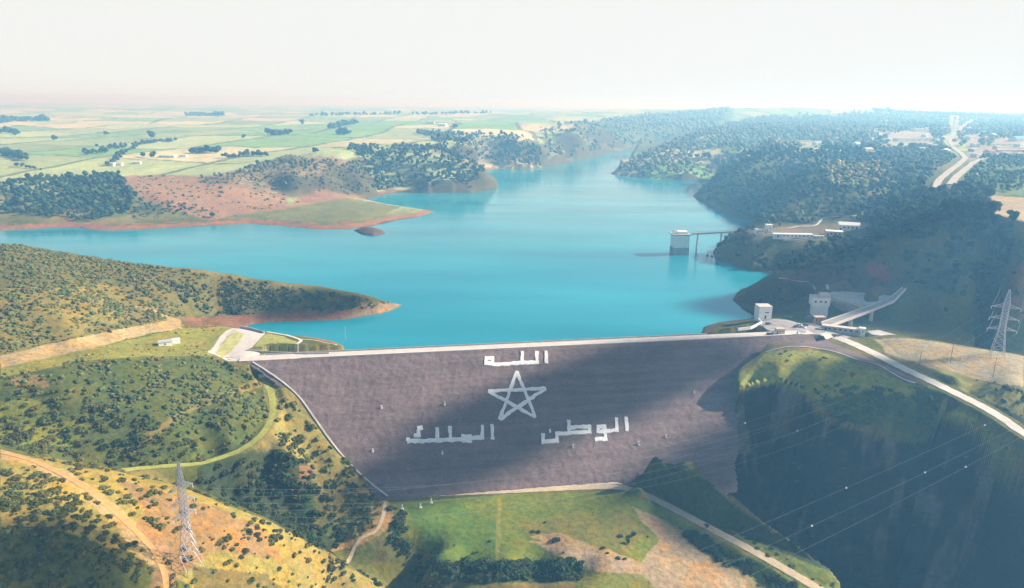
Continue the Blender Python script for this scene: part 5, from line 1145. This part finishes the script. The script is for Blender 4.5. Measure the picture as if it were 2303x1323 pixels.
def trunk_mesh():
    bm = bmesh.new(); bar(bm, (0, 0, -.3), (0, 0, .62), .075, 6, .05)
    for a in (.3, 2.4, 4.4): bar(bm, (0, 0, .42), (.36 * math.cos(a), .36 * math.sin(a), .85), .035, 5, .018)
    me = bpy.data.meshes.new('trunk'); bm.to_mesh(me); bm.free(); me.materials.append(m_bark); return me
TRUNK = trunk_mesh()
def tree(x, y, z, r, protos, key, colr, label, group, g, zs=1.0, nm_='tree'):
    root = empty(nm_, (x, y, z - .15), g.uniform(0, 6.3)); root.scale = (r, r, r * zs)
    tr = bpy.data.objects.new('trunk', TRUNK); COL.objects.link(tr); tr.parent = root
    if key not in TC:
        v, f = protos[hash(key) % len(protos)]; c = mesh_np('crown', v, f, m_leaf, col=np.tile(lum(colr, g), (len(v), 1))); TC[key] = c.data; c.parent = root
    else:
        c = bpy.data.objects.new('crown', TC[key]); COL.objects.link(c); c.parent = root
    tag(root, label, 'tree', group); return root
gt = np.random.default_rng(8)
for s in near_:
    zi = int(s[4]); ph = TRZ[zi][7]; tree(s[0], s[1], s[2], s[3], CR, (zi, int(gt.integers(0, 4))), TRZ[zi][6], named('dark crowned tree', 'tree', s[0], s[1], s[2], s[3], TRZ[zi][4], TRZ[zi][5]), ph.replace('tree', 'trees', 1), gt, .8 if (s[0] * 7.31) % 1 < .33 else 1.4 if (s[0] * 7.31) % 1 > .7 else 1.05)
# single trees of the farmland, each its own
FT = [(340,312,13,'big round tree standing alone in the pale far fields'),(124,317,9,'round tree alone far left in the fields'),(240,305,8,'small hazy tree beside the lone far farm'),(192,343,6,'tree at the corner of the green field'),(218,331,4.5,'small tree by the hedge above the corner tree'),(322,354,6,'tree left of the long white farm building'),(345,356,8,'wide tree touching the long white farm building'),(35,306,6,'tiny hazy tree near the left edge'),(548,312,7,'hazy tree on the middle plain'),(478,489,4.2,'lone tree on the red shore band'),(262,364,6,'tree behind the white farmhouse'),(243,373,5,'tree left of the white farmhouse'),(680,281,12,'hazy tree on the skyline left of the long grove'),(710,345,7,'small tree on the plain above the eroded hills'),(1023,290,10,'hazy tree beside the hamlet'),(2275,500,6,'dark tree on the pale sand at the right edge'),(2262,522,5,'smaller tree below the sand at the right edge'),(2265,883,2.2,'dark round bush-like tree right of the bank road'),(1307,1274,2.0,'dark round tree at the corner of the sandy patch'),(1425,1207,1.6,'grey bare tree leaning over the meadow edge'),(1412,1222,1.4,'low dark tree below the grey one in the meadow'),(1590,1175+13,1.5,'small dark tree beside the bend of the toe road')]
for px, py, r, lb in FT:
    b = ground(px, py); tree(b[0], b[1], b[2], r, CR, ('f', int(gt.integers(0, 5))), T_DK, lb, None, gt)
def grove(name, pts, n, r, label, cat='grove'):
    """a clump or hedge that reads as one mass far away"""
    P = [ground(*p)[:2] for p in pts]; S = []
    for _ in range(n):
        k = gt.integers(0, len(P) - 1); t = gt.uniform(); q = P[k] * (1 - t) + P[k + 1] * t + gt.normal(size=2) * r * .6; S.append((q[0], q[1], float(hz(q[0], q[1])), r * gt.uniform(.7, 1.2), 0))
    o = merged(name, np.array(S), CR, lambda s, g: lum(T_DK, g), 600, CRL); o['kind'] = 'stuff'
for nm_, pts, n, r in (('grove', [(432,345),(462,343),(490,345)], 60, 6), ('grove', [(0,352),(25,350),(60,362)], 70, 6), ('hedge', [(230,338),(300,330),(345,322),(400,318)], 60, 5), ('hedge', [(90,384),(40,375)], 10, 4), ('hedge', [(420,262),(455,261),(500,262)], 120, 11), ('grove', [(740,290),(770,283),(800,279)], 110, 8), ('grove', [(755,302),(785,302)], 50, 7), ('hedge', [(610,305),(650,303)], 30, 8), ('hedge', [(190,348),(240,344)], 14, 5), ('hedge', [(80,398),(180,406),(250,396)], 30, 4), ('hedge', [(0,278),(60,274),(110,273)], 90, 11), ('hedge', [(0,300),(40,303)], 20, 8), ('hedge', [(255,371),(270,350),(310,330)], 30, 4.5), ('hedge', [(500,357),(560,350),(600,352)], 36, 5), ('hedge', [(1960,250),(2100,252),(2303,246)], 400, 12), ('hedge', [(700,262),(900,258),(1100,256)], 120, 9)):
    grove(nm_, pts, n, r, '')

# ------------------------------------------------------------------ unseen clouds overhead, placed to cast shade on dam, plaza, gorge and rib
cm = bpy.data.materials.new('shade_cloud'); cm.use_nodes = True; t = cm.node_tree; t.nodes.clear()
vs_n = t.nodes.new('ShaderNodeVolumeScatter'); vs_n.inputs['Density'].default_value = .14; vs_n.inputs['Anisotropy'].default_value = .3
ou = t.nodes.new('ShaderNodeOutputMaterial'); t.links.new(vs_n.outputs[0], ou.inputs['Volume'])
CLD = []
def shade_cloud(target, sx_, sy_, sz_, ang):
    CLD.append((target, sx_, sy_, sz_, ang))
    tt = (900 - target[2]) / SUNV.z; c = Vector(target) + SUNV * tt
    v, f = ICO2; v = v * (1 + .10 * rng.uniform(-1, 1, len(v)))[:, None]
    o = mesh_np('shade_cloud', v, f, cm, smooth=True); o.location = c; o.scale = (sx_, sy_, sz_); o.rotation_euler.z = ang; tag(o, kind='stuff')
shade_cloud(at(2140, 1260, -80), 55, 34, 30, -.4); shade_cloud((135, 377, -34), 40, 18, 28, .86); shade_cloud(at(1580, 1120, -36), 44, 13, 16, -.75); shade_cloud(onplane(1300, 890), 92, 27, 32, .5); shade_cloud(onplane(1010, 1045), 50, 20, 26, .5); shade_cloud(onplane(1480, 815), 58, 20, 24, .1)  # those over gorge, rib and the dam's right edge are added only for shade
shade_cloud(at(1900, 690, 8), 70, 34, 30, 0); shade_cloud(at(2200, 680, 10), 90, 70, 40, .3)
shade_cloud(ground(710, 690), 34, 20, 20, .2); shade_cloud(ground(150, 1290), 40, 22, 22, -.3); shade_cloud(at(1880, 630, 20), 65, 45, 40, .2)

# ------------------------------------------------------------------ haze
bm = bmesh.new(); box(bm, (0, 8000, -150), (30000, 17600, 350))
hz_o = tag(bm_obj('haze', bm, None), kind='stuff')
hm = bpy.data.materials.new('haze'); hm.use_nodes = True; t = hm.node_tree; t.nodes.clear()
pv = t.nodes.new('ShaderNodeVolumePrincipled'); pv.inputs['Density'].default_value = 3.9e-4
pv.inputs['Color'].default_value = (.22, .58, 1.0, 1); pv.inputs['Absorption Color'].default_value = (1, 1, 1, 1); pv.inputs['Anisotropy'].default_value = .2
ou = t.nodes.new('ShaderNodeOutputMaterial'); t.links.new(pv.outputs[0], ou.inputs['Volume']); hz_o.data.materials.append(hm)
